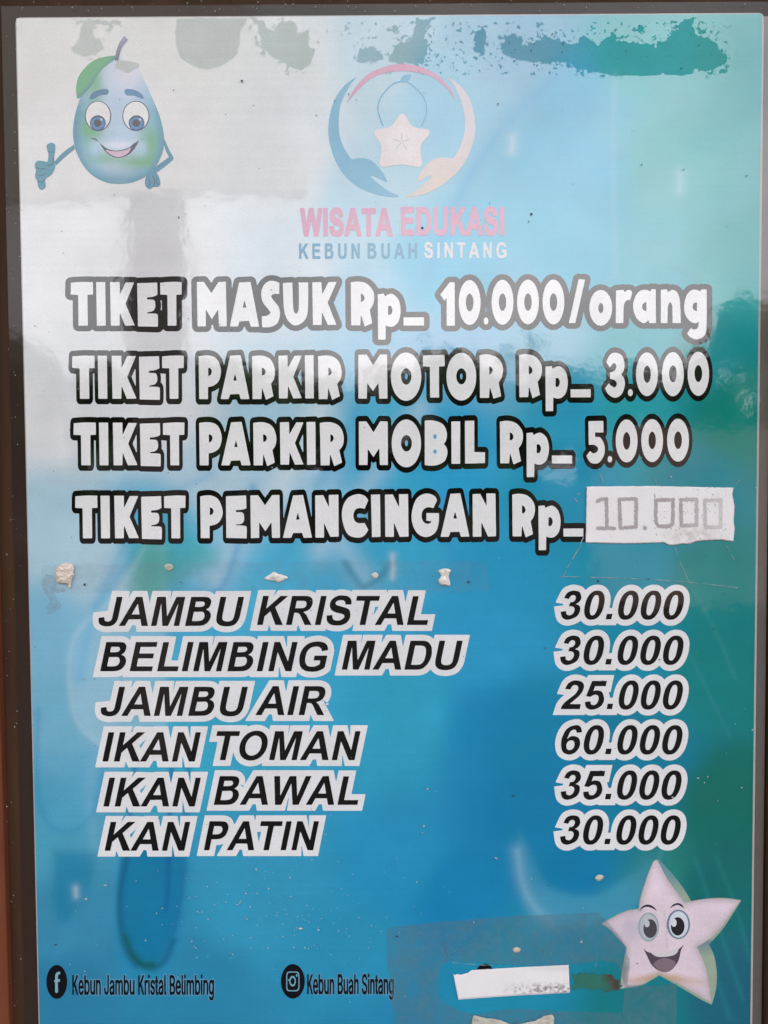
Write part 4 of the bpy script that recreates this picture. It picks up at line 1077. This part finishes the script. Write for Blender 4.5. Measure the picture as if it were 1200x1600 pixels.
# ================================================================== fruit cartoons printed on the sheet
def mix(a, b, t): return a*(1 - t)[..., None] + b*t[..., None]
A3 = np.array
gx0, gy0, gs = 40, 40, 4.615
def gp(t): return path(t, gs, gx0, gy0)
BODY = gp('635,245 ~560,290 ~470,395 ~392,530 ~347,700 ~348,840 ~390,965 ~470,1070 ~580,1130 ~690,1142 ~800,1122 ~900,1062 ~970,960 ~1000,840 ~975,680 ~930,560 ~850,385 ~800,300 ~725,252')
def body_col(X, Y):
    u = (X - gx0)*gs; v = (Y - gy0)*gs
    n = 18*vnoise(u, v, 60, 5, 3)
    # shade of the drawn fruit: teal rim, green cheeks, pale lilac face
    hw = np.interp(v, [245, 300, 400, 530, 700, 850, 960, 1070, 1142], [60, 150, 240, 285, 320, 327, 300, 215, 60])
    r = np.abs(u - (675 + 0*v))/hw + n/400
    c = np.ones(u.shape + (3,))*A3(lin(176, 200, 224))
    c = mix(c, A3(lin(216, 214, 226)), np.clip(1 - np.hypot(u - 740, v - 330)/230, 0, 1))
    c = mix(c, A3(lin(110, 172, 200)), np.clip((r - 0.35)/0.4, 0, 1)*np.clip((v - 350)/300, 0, 1))
    gl = np.exp(-((u - 470)/95)**2 - ((v - 740)/120)**2) + 0.9*np.exp(-((u - 900)/80)**2 - ((v - 850)/130)**2) + 0.8*np.exp(-((u - 500)/60)**2 - ((v - 420)/160)**2) + 0.8*np.exp(-((u - 800)/140)**2 - ((v - 985)/60)**2) + 0.6*np.exp(-((u - 560)/120)**2 - ((v - 960)/50)**2)
    c = mix(c, A3(lin(86, 162, 104)), np.clip(gl, 0, 0.9))
    c = mix(c, A3(lin(52, 130, 160)), np.clip((r - 0.78)/0.2, 0, 1)*np.clip((v - 420)/250, 0, 0.85))
    c = mix(c, A3(lin(60, 138, 160)), np.clip((v - 1010)/110, 0, 0.85))
    for cx in (500, 838):
        c = mix(c, A3(lin(168, 204, 226)), 0.75*np.exp(-((u - cx)/48)**2 - ((v - 885)/66)**2))
    c = mix(c, A3(lin(222, 224, 238)), 0.9*np.exp(-((u - 665)/112)**2 - ((v - 862)/30)**2))
    return c
gv = painted('guava_cartoon', Field(box_of([BODY], 4), 0.9).add([BODY]), 2, poster, M_PRINT, body_col)
gv['label'] = 'smiling green and lilac guava cartoon giving a thumbs up'
def gsub(name, txt, depth, col, **k): return sub(name, gv, fld([gp(txt)], 0.5), depth, ink(*lin(*col)))
def grad(c0, c1, y0, y1):
    return lambda X, Y: mix(np.ones(X.shape + (3,))*A3(lin(*c0)), A3(lin(*c1)), np.clip((Y - y0)/(y1 - y0), 0, 1))
LEAF = gp('372,525 ~366,430 ~400,340 ~500,248 648,216 638,250 ~540,330 ~470,440 385,527')
subp('leaf', gv, fld([LEAF], 0.7), 3, M_PRINT, lambda X, Y: mix(np.ones(X.shape + (3,))*A3(lin(84, 164, 118)), A3(lin(30, 110, 140)), np.clip(((X - gx0)*gs*0.8 + (Y - gy0)*gs*0.75 - 660)/70, 0, 1)))
subp('stem', gv, fld([gp('643,252 ~655,190 ~675,130 712,75 740,103 ~700,150 ~680,200 668,255')], 0.5), 4, M_PRINT, grad((150, 150, 178), (84, 92, 132), 55, 92))
gsub('eyebrow', '460,530 ~478,492 ~530,464 ~588,458 ~600,478 ~588,498 ~540,503 ~485,532', 3, (44, 112, 150))
gsub('eyebrow', '712,472 ~730,458 ~790,466 ~838,494 ~852,522 ~838,528 ~785,508 ~728,502', 3, (58, 122, 166))
for cx, cy, rx, ix in ((523, 652, 92, 522), (796, 652, 95, 801)):
    sub('eye_line', gv, fld([ellipse(cx, cy, rx + 3, 109, gs, gx0, gy0)], 0.5), 3, ink(*lin(30, 36, 70)))
    sub('eye', gv, fld([ellipse(cx, cy, rx - 4, 103, gs, gx0, gy0)], 0.5), 4, ink(.74, .74, .74))
    subp('iris', gv, fld([ellipse(ix, 704, 57, 56, gs, gx0, gy0)], 0.5), 5, M_PRINT,
         lambda X, Y, ix=ix: mix(np.ones(X.shape + (3,))*A3(lin(40, 120, 176)), A3(lin(10, 40, 84)), np.clip((np.hypot((X-gx0)*gs - ix, (Y-gy0)*gs - 704) - 42)/14 + np.clip((690 - (Y-gy0)*gs)/50, 0, .8), 0, 1)))
    sub('pupil', gv, fld([ellipse(ix - 2, 704, 27, 27, gs, gx0, gy0)], 0.5), 6, ink(.006, .006, .012))
    sub('glint', gv, fld([ellipse(ix + 26, 680, 8, 10, gs, gx0, gy0, 16)], 0.4), 7, ink(.45, .6, .7))
gsub('mouth_line', '462,812 ~505,815 ~540,850 ~590,888 ~655,902 ~735,885 ~785,848 862,808 ~822,828 ~792,880 ~745,930 ~675,955 ~610,938 ~565,895 ~530,842 ~500,824', 3, (26, 52, 84))
gsub('lip', '575,895 ~620,906 ~670,908 ~730,896 ~760,880 ~735,925 ~675,950 ~615,932', 4, (206, 172, 192))
ARM = (56, 132, 160)
gsub('arm', '350,858 356,892 ~295,940 222,1008 205,985 ~270,915', 1, ARM)
gsub('arm', '985,808 1003,822 ~1035,895 ~1066,955 ~1045,985 945,1062 912,1058 912,1040 ~975,990 1034,948 ~1010,900', 1, ARM)
hnd = gsub('hand', '158,985 ~165,930 ~152,868 ~180,846 ~211,856 ~214,900 ~206,960 ~216,1010 ~190,1072 ~142,1112 ~146,1160 ~118,1186 ~94,1168 ~84,1120 ~68,1092 ~74,1045 ~66,1005 ~90,975', 3, (58, 138, 160))
gsub('hand', '870,1085 ~915,1050 ~955,1076 ~973,1138 ~955,1164 ~925,1162 ~895,1181 ~862,1150', 3, (58, 134, 164))
for t, wd in (('80,1025 110,1035 140,1030', 5), ('78,1075 108,1082 140,1070', 5), ('90,1122 115,1128 140,1112', 5), ('160,905 185,915 208,905', 4), ('205,960 190,1000 160,1010', 5)):
    P = open_path(t, gs, gx0, gy0); sub('finger_line', gv, Field(box_of([P], 4), 0.4).line(P, wd/gs*1.3), 4, ink(*lin(30, 92, 118)))
for t in ('885,1100 900,1130 890,1160', '915,1085 930,1120 925,1160', '950,1100 945,1130 955,1150'):
    P = open_path(t, gs, gx0, gy0); sub('finger_line', gv, Field(box_of([P], 4), 0.4).line(P, 1.4), 4, ink(*lin(24, 80, 118)))

sx0, sy0, ss = 920, 1330, 4.615
def sp(t): return path(t, ss, sx0, sy0)
SIDE = sp('462,78 ~485,60 ~515,72 ~600,160 ~680,265 738,362 ~860,340 ~980,336 1100,352 ~1045,440 ~965,560 865,672 ~905,760 ~922,880 ~915,1000 885,1106 ~800,1064 ~650,975 508,895 ~440,935 ~370,970 228,992 ~235,880 ~252,780 268,692 ~205,625 ~155,570 86,522 ~200,458 ~280,425 358,414 ~368,340 ~415,190')
FRONT = sp('462,80 ~484,64 ~508,90 ~560,190 ~630,290 692,372 ~800,348 ~950,340 1092,356 ~1030,440 ~950,550 ~870,630 778,690 ~830,800 ~860,920 880,1085 ~800,1045 ~660,962 505,882 ~440,925 ~370,960 236,985 ~240,880 ~257,780 274,692 ~210,622 ~160,565 94,522 ~205,462 ~285,430 364,418 ~374,340 ~420,190')
def star_col(X, Y):
    u = (X - sx0)*ss; v = (Y - sy0)*ss
    c = np.ones(u.shape + (3,))*A3(lin(221, 204, 214))
    d = seg_dist(X, Y, FRONT)*ss
    c = mix(c, A3(lin(196, 182, 198)), np.clip((u - 700)/500, 0, .6)*np.clip((v - 400)/300, 0, 1))
    c = mix(c, A3(lin(176, 166, 172)), 0.75*np.clip(1 - d/55, 0, 1)**1.5)
    c = mix(c, A3(lin(232, 214, 230)), 0.7*np.exp(-((u - 480)/50)**2 - ((v - 220)/110)**2) + 0.6*np.exp(-((u - 900)/120)**2 - ((v - 410)/40)**2))
    c = mix(c, A3(lin(176, 172, 190)), 0.5*np.exp(-((u - 300)/90)**2 - ((v - 560)/130)**2))
    c = mix(c, A3(lin(188, 152, 112)), 0.85*np.clip(1 - np.abs(v - 905 - 0.12*np.abs(u - 505) + 10*vnoise(u, v, 40, 8))/46, 0, 1)*np.exp(-((u - 520)/270)**2))
    c = mix(c, A3(lin(172, 148, 128)), 0.8*np.exp(-((u - 245)/34)**2 - ((v - 860)/70)**2))
    c = mix(c, A3(lin(200, 186, 202)), 0.6*(np.abs(u - 545 - (v - 440)*0.08) < 6)*(v > 430)*(v < 700))
    return c*(1 + 0.05*vnoise(u, v, 50, 3))[..., None]
def side_col(X, Y):
    u = (X - sx0)*ss; v = (Y - sy0)*ss
    c = np.ones(u.shape + (3,))*A3(lin(150, 168, 150))
    c = mix(c, A3(lin(88, 142, 160)), np.clip((320 - v)/200, 0, .8)*(u > 500))
    return mix(c, A3(lin(96, 128, 148)), np.clip((760 - v)/90, 0, 1)*(v > 640)*0.7)
sf = painted('star_fruit_cartoon', Field(box_of([SIDE], 4), 0.9).add([SIDE]), 2, poster, M_PRINT, side_col)
sf['label'] = 'smiling pale pink star fruit cartoon'
def ssub(name, loops, depth, col, st=0.5): return sub(name, sf, fld(loops, st), depth, ink(*lin(*col)))
subp('front_face', sf, Field(box_of([FRONT], 4), 0.9).add([FRONT]), 3, M_PRINT, star_col)
def el(cx, cy, rx, ry): return ellipse(cx, cy, rx, ry, ss, sx0, sy0)
ssub('eye_ring', [el(430, 545, 76, 106)], 4, (158, 172, 180)); ssub('eye', [el(430, 545, 62, 92)], 5, (186, 190, 196))
ssub('pupil', [el(441, 556, 49, 68)], 6, (74, 72, 78)); ssub('glint', [el(418, 520, 19, 26)], 7, (196, 200, 204))
ssub('eye_ring', [el(645, 526, 84, 106)], 4, (110, 128, 146)); ssub('eye', [el(646, 526, 70, 95)], 5, (206, 214, 222))
ssub('pupil', [el(640, 540, 49, 66)], 6, (40, 34, 42)); ssub('glint', [el(612, 514, 20, 29)], 7, (214, 218, 222))
ssub('eyebrow', [sp('360,437 ~385,398 ~425,383 ~465,398 490,430 ~462,412 ~425,400 ~390,408')], 4, (52, 40, 64))
ssub('eyebrow', [sp('580,415 ~605,385 ~640,372 ~670,384 686,412 ~662,395 ~638,386 ~608,396')], 4, (56, 44, 68))
ssub('mouth', [sp('388,690 ~420,722 ~480,738 ~560,738 ~630,715 ~665,690 690,664 ~664,715 ~645,790 ~600,850 ~555,870 ~500,858 ~450,815 ~418,750')], 4, (84, 70, 84))
ssub('tongue', [sp('462,812 ~500,780 ~560,770 ~625,800 ~598,846 ~555,866 ~502,854')], 5, (128, 110, 122))
ssub('teeth', [sp('445,728 ~540,730 ~640,706 ~622,742 ~560,758 ~490,758')], 5, (208, 204, 208))

# ================================================================== damp patches: where the laminate clings wet to the print the shine is lost
dm = [('260,62 400,62 335,84 ~300,80 285,108 ~318,140 ~310,170 ~262,178 ~232,152 ~250,112', 2, 0, 0), ('365,194 ~420,190 ~424,214 ~370,216', 2, 0, 0),
      ('80,84 418,84 378,140 ~358,258 ~300,302 ~205,322 ~130,296 ~85,250 ~72,190', 3, 250, 0),
      ('425,86 478,86 500,120 530,140 575,95 640,110 645,150 695,150 690,200 ~712,240 ~708,292 ~660,325 ~590,300 520,265 470,225 475,180', 3, 250, 0),
      ('925,225 ~990,220 ~1018,245 1050,270 1010,285 ~940,288 ~920,255', 3, 250, 0),
      ('108,58 152,58 122,110 ~140,140 ~125,195 80,200 20,190 30,150 90,120', 2, 600, 0),
      ('285,102 ~310,95 ~318,140 ~305,168 ~285,160', 2, 600, 0),
      ('360,150 380,115 410,110 440,140 490,130 500,115 545,125 600,140 620,110 670,140 710,105 740,125 800,135 850,145 890,110 920,100 920,56 970,56 975,105 1020,120 ~1060,160 ~1070,190 1040,215 930,235 740,238 640,222 560,195 450,190 380,170', 2, 600, 0)]
for i, (t, s_, x0, y0) in enumerate(dm):
    P = path(t, s_, x0, y0, 4)
    f = Field(box_of([P], 16), 0.8).add([P])
    f.F += (9.0*vnoise(f.X, f.Y, 13, 30 + i, 5, 0.68) + 3.0*vnoise(f.X, f.Y, 4, 130 + i, 3, 0.6))*np.clip(np.abs(118.5 - f.Y)/6, 0.25, 1)*(0.5 if i in (2,) else 1)
    if i != 2:                  # small splashes beside the patch
        sp_ = vnoise(f.X, f.Y, 7, 50 + i, 3, 0.6)
        f.F = np.where((f.F > 0) & (f.F < 13) & (sp_ > 0.36), -(sp_ - 0.36)*9, f.F)
    f.F = np.maximum(f.F, 26.5 - f.Y + 4*(f.X - 25)/1165*0)
    painted('damp_patch', f, 0.6 if i != 1 else 3, poster, M_DAMP, lambda X, Y: print_colour(X, Y)*A3([.84, .88, .86]))
# speckles of the same damp along the top band
f = Field((420, 34, 1150, 118), 0.8)
n1 = vnoise(f.X, f.Y, 6, 71, 3, 0.6); n2 = vnoise(f.X, f.Y, 90, 72, 3)
f.F = np.where((n1 > 0.52 - 0.22*np.clip(n2, -1, 1) - 0.12*(f.Y < 62)), -(n1 - 0.3)*4, 1.0)
o = painted('damp_speckle', f, 0.5, poster, M_DAMP, lambda X, Y: print_colour(X, Y)*A3([.84, .88, .86]))
o['kind'] = 'stuff'

# scuffs and scratches in the laminate
scr = [('300,0 322,70', 3.871, 860, 740), ('612,0 650,72', 3.871, 860, 740), ('200,385 140,500 68,632', 3.871, 860, 740), ('188,430 120,540 75,634', 3.871, 860, 740), ('752,440 780,530 838,655', 3.871, 860, 740), ('60,622 300,628 570,638 836,656 1130,690', 3.871, 860, 740), ('1100,90 1150,30', 3.871, 860, 740),
       ('165,125 185,118', 3.871, 860, 740), ('145,150 162,170', 3.871, 860, 740), ('1060,430 1110,520', 3.871, 860, 740),
       ('85,75 160,40 240,10', 3.75, 680, 1470), ('505,10 580,25 640,70 685,135', 3.75, 680, 1470), ('40,0 62,60 55,130', 3.75, 680, 1470), ('940,150 950,85', 3.75, 680, 1470), ('100,125 200,135 380,145', 3.75, 680, 1470), ('1110,440 1130,400', 3.75, 680, 1470)]
M_SCR = matte('scuffed plastic', (.12, .26, .30), (.30, .40, .42), 400, 0.7)
for i, (t, s_, x0, y0) in enumerate(scr):
    P = open_path(t, s_, x0, y0)
    f = Field(box_of([P], 4), 0.4)
    d = seg_dist(f.X, f.Y, P, False)
    f.F = d - 0.42 - 0.8*vnoise(f.X, f.Y, 9, 90 + i, 3)
    flat('scratch', f, 6, poster, M_SCR, 0.12)

# ================================================================== things stuck on the sheet
def relief(name, txt, s_, x0, y0, lift, mat, label, cat, rag=0.0, group=None, seed=0, dome=0.0, lumps=0.0, step=1.0, depth=8, colour=None, sm=True):
    """a scrap with its own thickness: outline from the photo, raised LIFT metres, ragged edge, lumpy top"""
    P = path(txt, s_, x0, y0)
    f = Field(box_of([P], 8), step).add([P])
    if rag: f.F += rag*vnoise(f.X, f.Y, 5, 200 + seed, 4, 0.65)
    o = _painted(name, f, depth, None, mat, colour or (lambda X, Y: np.ones(np.shape(X) + (3,))*0.5))
    me = o.data
    co = np.empty(len(me.vertices)*3, np.float32); me.vertices.foreach_get('co', co); co = co.reshape(-1, 3)
    px, py = pixel(co[:, 0].astype(float), co[:, 1].astype(float), co[:, 2].astype(float))
    din = np.array([max(-sample(f, a, b), 0) for a, b in zip(px, py)])
    h = lift*np.clip(din/1.2, 0, 1)
    h += dome*np.sqrt(np.clip(din/max(din.max(), 1e-6), 0, 1))
    if lumps: h += lumps*np.clip(din/3, 0, 1)*(0.5 + vnoise(px, py, 6, 300 + seed, 4, 0.6))
    co[:, 1] -= h
    c = co.mean(0); c[1] = co[:, 1].max()
    co -= c
    me.vertices.foreach_set('co', co.ravel())
    if sm: me.shade_smooth()
    me.update()
    o.location = tuple(float(v) for v in c)
    tag(o, label, cat, group)
    return o, f
def attr_matte(name, rough=0.85, bump=0.0, scale=300):
    m, t, p = nodes(name)
    a = t.nodes.new('ShaderNodeVertexColor'); a.layer_name = 'ink'
    t.links.new(a.outputs['Color'], p.inputs['Base Color'])
    p.inputs['Roughness'].default_value = rough
    p.inputs['Specular IOR Level'].default_value = 0.25
    g = t.nodes.new('ShaderNodeNewGeometry')
    n = t.nodes.new('ShaderNodeTexNoise'); n.inputs['Scale'].default_value = scale; n.inputs['Detail'].default_value = 6
    t.links.new(g.outputs['Position'], n.inputs['Vector'])
    b = t.nodes.new('ShaderNodeBump'); b.inputs['Distance'].default_value = bump
    t.links.new(n.outputs['Fac'], b.inputs['Height']); t.links.new(b.outputs['Normal'], p.inputs['Normal'])
    return m
M_PAPER = attr_matte('worn paper', 0.75, 0.00004, 160)

# price sticker with faint hatched figures
kx, ky, ks = 860, 740, 3.871
def paper_col(X, Y):
    u = (X - kx)*ks; v = (Y - ky)*ks
    c = np.ones(u.shape + (3,))*A3([.78, .755, .76])
    c = c*(1 + 0.05*vnoise(u, v, 90, 12, 4))[..., None]
    # grubby torn corner at the lower right, fold marks, specks
    g_ = np.exp(-((u - 860)/150)**2 - ((v - 370)/55)**2)*np.clip(0.4 + vnoise(u, v, 30, 13, 4), 0, 1)
    c = mix(c, A3([.46, .41, .37]), np.clip(0.8*g_, 0, .6))
    sp = vnoise(u, v, 11, 14, 3, .6)
    c = mix(c, A3([.10, .09, .09]), np.clip((sp - 0.50)/0.1, 0, .8)*(u > 620))
    return c
stick, f_st = relief('price_sticker', '218,78 630,75 1105,85 1098,125 1112,200 1106,280 1112,330 1105,412 1040,402 ~960,404 ~880,410 ~840,424 800,424 740,434 ~715,432 690,418 450,424 212,418', ks, kx, ky, 0.0007, M_PAPER,
       'torn white paper sticker with faint grey figures 10.000 covering a price', 'price sticker', 0.5, None, 1, 0, 0.00007, 0.8, 8, paper_col)
f = Field((920, 760, 1140, 842), 0.4)
for t in (['282,168 300,158 335,150 338,330', '284,330 382,330'], ['412,155 515,153 513,322 420,328 412,155'], ['632,160 738,158 735,300 715,318 650,318 634,290 632,160'], ['785,158 880,156 878,312 790,314', '785,158 787,314'], ['928,162 1026,160 1024,322 934,324 928,162']):
    for q in t:
        P = np.array([[float(v) for v in p.split(',')] for p in q.split()])/ks + np.array([kx, ky])
        f.line(P, 5.6)
f.add([ellipse(568, 328, 15, 15, ks, kx, ky, 20)])
f.F += 1.0*np.clip(vnoise(f.X, f.Y, 3.0, 77, 3, 0.7), -.2, 1)*1.6     # hatched by hand, so broken
f.F = np.maximum(f.F, -f_st.F[np.clip(((f.Y - f_st.y0)/f_st.h).astype(int), 0, f_st.ny-1), np.clip(((f.X - f_st.x0)/f_st.h).astype(int), 0, f_st.nx-1)]*-1 + 3)
dg = _painted('figures', f, 8 + 14.5, None, M_PAPER, lambda X, Y: np.ones(X.shape + (3,))*A3([.40, .36, .36])*(1 + .16*vnoise(X, Y, 5, 78, 3))[..., None] + 0.20*np.clip((X - 1060)/70, 0, 1)[..., None])
dg.parent = stick; dg.data.transform(Matrix.Translation(-stick.location))

# blank paper strip near the foot, brown smear beside it, torn scrap under it
def strip_col(X, Y):
    u = (X - 680)*3.75; v = (Y - 1470)*3.75
    c = np.ones(u.shape + (3,))*A3([.74, .72, .735])*(1 + 0.04*vnoise(u, v, 80, 15, 4))[..., None]
    k = np.exp(-((v - 278 + 0.02*(u - 600))/30)**2)*np.clip((u - 380)/150, 0, 1)
    s = np.clip(0.30 + vnoise(u*0.8, v, 12, 16, 3, .65)*1.5, 0, 1)
    c = mix(c, A3([.15, .11, .11]), np.clip(k*s, 0, .85))
    return mix(c, A3([.5, .47, .47]), 0.4*np.clip(1 - np.abs(v - 155)/28, 0, 1)*np.clip((u - 480)/200, 0, 1))
relief('paper_strip', '105,190 118,194 128,188 150,192 195,180 205,170 218,165 500,148 780,135 788,300 640,308 420,320 135,340', 3.75, 680, 1470, 0.0005, M_PAPER, 'narrow blank white paper strip with dark smudges along its lower right', 'paper strip', 0.25, None, 2, 0, 0.00004, 0.7, 12, strip_col)
relief('torn_scrap', '212,520 ~214,470 ~225,430 260,438 300,445 ~345,450 ~395,462 ~430,478 480,480 ~540,468 ~580,462 ~620,440 ~650,430 ~690,432 695,520', 3.75, 680, 1470, 0.0006, M_PAPER, 'torn beige paper scrap below the blank strip at the bottom edge', 'paper scrap', 0.9, None, 3, 0, 0.0006, 0.8, 12,
       lambda X, Y: A3([.44, .42, .37])*(1 + .3*vnoise(X, Y, 14, 17, 4))[..., None])
P = path('795,190 ~860,168 ~960,180 ~1050,190 ~1095,235 ~1088,290 ~1000,298 ~860,296 800,296', 3.75, 680, 1470)
f = Field(box_of([P], 8), 0.8).add([P]); f.F += 9*vnoise(f.X, f.Y, 12, 18, 5, .7) + 3
painted('brown_stain', f, 4.5, poster, M_PRINT, lambda X, Y: mix(np.ones(X.shape + (3,))*A3([.03, .17, .13]), A3([.075, .055, .045]), np.clip((X - 935)/25 + .5*vnoise(X, Y, 14, 19, 3), 0, 1)))

# dull clear film across the lower right corner, torn open round the strip
OUT = path('604,1449 690,1440 780,1432 860,1428 934,1425 950,1440 968,1462 984,1498 980,1538 1020,1540 1057,1536 1057,1640 622,1640 617,1590 612,1560 606,1510', 1, 0, 0)
HOLE = path('690,1506 705,1500 740,1503 800,1508 880,1508 940,1500 966,1506 976,1544 972,1582 900,1580 800,1576 742,1584 715,1578 ~690,1560 683,1535', 1, 0, 0)
f = Field(box_of([OUT], 6), 1.0).add([OUT, HOLE]); f.F += 1.6*vnoise(f.X, f.Y, 9, 21, 4, .65)
o = _painted('clear_film', f, 6, None, film('dulled clear film', (.13, .27, .33), (.10, .50), 110, gloss=0.03), lambda X, Y: np.ones(X.shape + (3,))*.5)
c = plane([800], [1540])[0]; o.data.transform(Matrix.Translation(-Vector(c))); o.location = tuple(c)
tag(o, 'dull scratched clear film stuck over the lower right corner, torn open around the paper strip', 'clear film')

# grey smudge beside the largest lump, and the dull trace of a strip of tape
def veil(name, txt, s_, x0, y0, tint, cover, grain, rag, seed, depth=5):
    P = path(txt, s_, x0, y0)
    f = Field(box_of([P], 14), 1.2).add([P]); f.F += rag*vnoise(f.X, f.Y, 16, seed, 5, .7)
    return painted(name, f, depth, poster, film(name, tint, cover, grain, gloss=0.02), lambda X, Y: np.ones(X.shape + (3,))*.5)
veil('smudge', '30,190 ~70,170 ~130,190 ~160,260 ~240,300 ~200,335 ~120,330 ~180,400 ~170,470 ~110,490 ~60,440 ~90,360 ~40,290', 5, 60, 860, (.36, .38, .42), (.0, .38), 200, 10, 61)
veil('tape_residue', '66,882 300,878 560,876 762,876 762,922 680,926 560,921 300,924 66,928', 1, 0, 0, (.34, .42, .46), (.0, .13), 120, 6, 62, 0.7)
# lumps of old glue
M_GLUE = attr_matte('dried glue', 0.9, 0.0003, 500)
def glue_col(seed, base=(.66, .58, .51)):
    def f_(X, Y):
        n = vnoise(X, Y, 7, seed, 4, .65)
        return np.clip(A3(base)*(1 + .28*n)[..., None], 0, .8)
    return f_
GL = [('135,178 ~150,125 ~210,96 ~262,106 ~284,130 ~276,170 ~286,185 ~270,215 ~262,260 255,296 245,296 ~228,268 ~200,262 ~150,252', 5, 60, 860, .0016, 'largest pale glue lump with a pointed tail at the left edge', (.70, .60, .53)),
      ('705,66 ~722,56 ~738,46 ~748,52 ~762,56 ~780,64 ~766,74 ~752,80 ~738,76 ~718,74', 2, 60, 870, .0007, 'flat white glue lump above the word gap of the first price row', (.70, .68, .64)),
      ('980,130 ~1000,106 ~1040,108 ~1060,132 ~1030,158 ~1005,156', 5, 60, 860, .0006, 'small grey green glue lump on the green patch', (.40, .44, .36)),
      ('1040,55 ~1050,48 ~1062,54 ~1058,66 ~1046,66', 2, 60, 870, .0005, 'smallest round glue lump between the white flat one and the curled one', (.60, .58, .53)),
      ('54,48 ~75,40 ~98,46 ~92,66 ~96,98 ~78,101 ~60,96 ~56,80 ~64,66', 2.222, 660, 870, .0012, 'curled pale glue lump at the right end of the row', (.74, .68, .62)),
      ('658,82 ~668,72 ~682,73 ~686,80 ~676,90 ~664,90', 2, 600, 1330, .0006, 'lone cream glue lump up and left of the star fruit', (.50, .48, .38)),
      ('400,305 ~412,298 ~426,303 ~424,313 ~408,314', 2, 600, 1330, .0004, 'beige crumb of glue on the dull film above the paper strip', (.48, .42, .34))]
for i, (t, s_, x0, y0, th, lab, col) in enumerate(GL):
    relief('glue_lump', t, s_, x0, y0, th*0.35, M_GLUE, lab, 'glue lump', 0.7, 'glue lumps left on the sheet', 10 + i, th*0.5, th*0.9, 0.6, 8, glue_col(40 + i, col))

# dirt specks and pale flecks: too many to count
def flecks(name, spots, mat, label, cat):
    V, Fc = [], []
    for x, y, r in spots:
        n = int(rng.integers(5, 8)); b = len(V)
        a0 = rng.random()*6.28; el_ = 0.55 + 0.6*rng.random()
        xs, ys = [], []
        for k in range(n):
            a = a0 - 2*math.pi*k/n; q = r*(0.6 + 0.6*rng.random())
            xs.append(x + q*math.cos(a)); ys.append(y + q*math.sin(a)*el_)
        for p in plane(np.array(xs), np.array(ys), 0.0009): V.append(tuple(p))
        V.append(tuple(plane(np.array([x]), np.array([y]), 0.0009 + r*0.00012)[0]))
        for k in range(n): Fc.append((b + k, b + (k + 1) % n, b + n))
    o = mesh(name, V, Fc, None, mat)
    # keep every fleck facing out
    o.data.update()
    flip = [p.index for p in o.data.polygons if p.normal.y > 0]
    if flip:
        for i in flip: o.data.polygons[i].flip()
    return tag(o, label, cat, kind='stuff')
sp_d = [(378, 127, 2.2), (353, 180, 1.4), (396, 166, 1.2), (830, 335, 2.2), (826, 347, 1.6), (1002, 258, 1.4), (778, 163, 1.4), (1166, 275, 1.2), (1112, 580, 1.5), (1061, 811, 2), (133, 913, 2), (732, 909, 2.2), (934, 908, 2), (88, 1475, 2.2), (980, 822, 1.8), (1012, 904, 1.6), (660, 356, 2), (523, 158, 1.5), (545, 148, 1.4), (272, 142, 1.8), (100, 396, 1.4), (55, 510, 1.3), (620, 1462, 2), (1030, 1030, 1.6), (1114, 982, 1.6), (802, 1243, 1.8), (280, 340, 1.5)]
for _ in range(150): sp_d.append((rng.uniform(40, 1170), rng.uniform(30, 1590), 0.5 + 0.8*rng.random()**2))
for _ in range(90): sp_d.append((rng.uniform(640, 1150), rng.uniform(30, 115), 0.5 + 0.9*rng.random()**2))
flecks('dirt_specks', sp_d, matte('dirt', (.02, .02, .022), (.06, .055, .05), 300), 'tiny dark dirt specks scattered over the whole sheet', 'dirt')
sp_w = [(470, 1450, 3.2), (384, 1395, 2.2), (391, 1416, 1.6), (371, 1412, 1.6), (498, 1452, 2), (364, 1490, 1.6), (775, 1340, 2.6), (135, 1404, 2.4), (165, 1382, 2.6), (668, 1232, 2.4), (662, 1290, 2), (660, 1300, 1.5), (1050, 1245, 2), (1158, 1230, 1.8), (1175, 1140, 1.6), (1090, 1215, 2.4), (1105, 1213, 1.4), (1100, 1222, 1.2), (1048, 745, 1.6), (908, 1470, 2), (830, 1372, 1.4), (130, 1060, 2), (375, 1410, 1.8), (254, 1418, 1.5), (300, 1470, 1.4), (228, 1468, 1.3), (1180, 762, 1.6), (740, 1440, 1.2)]
for _ in range(150): sp_w.append((rng.normal(430, 110), rng.normal(1430, 50), 0.5 + 0.9*rng.random()**2))
for _ in range(110): sp_w.append((rng.uniform(60, 1170), rng.uniform(500, 1590), 0.4 + 0.7*rng.random()**2))
for _ in range(60): sp_w.append((rng.uniform(10, 36), rng.uniform(20, 1590), 0.5 + 0.8*rng.random()**2))
for _ in range(70): sp_w.append((rng.uniform(20, 1190), rng.uniform(2, 20), 0.5 + 0.9*rng.random()**2))
flecks('pale_flecks', sp_w, matte('pale flecks', (.24, .33, .36), (.50, .52, .50), 300), 'tiny pale flecks of paint and grit, thickest near the foot', 'grit')
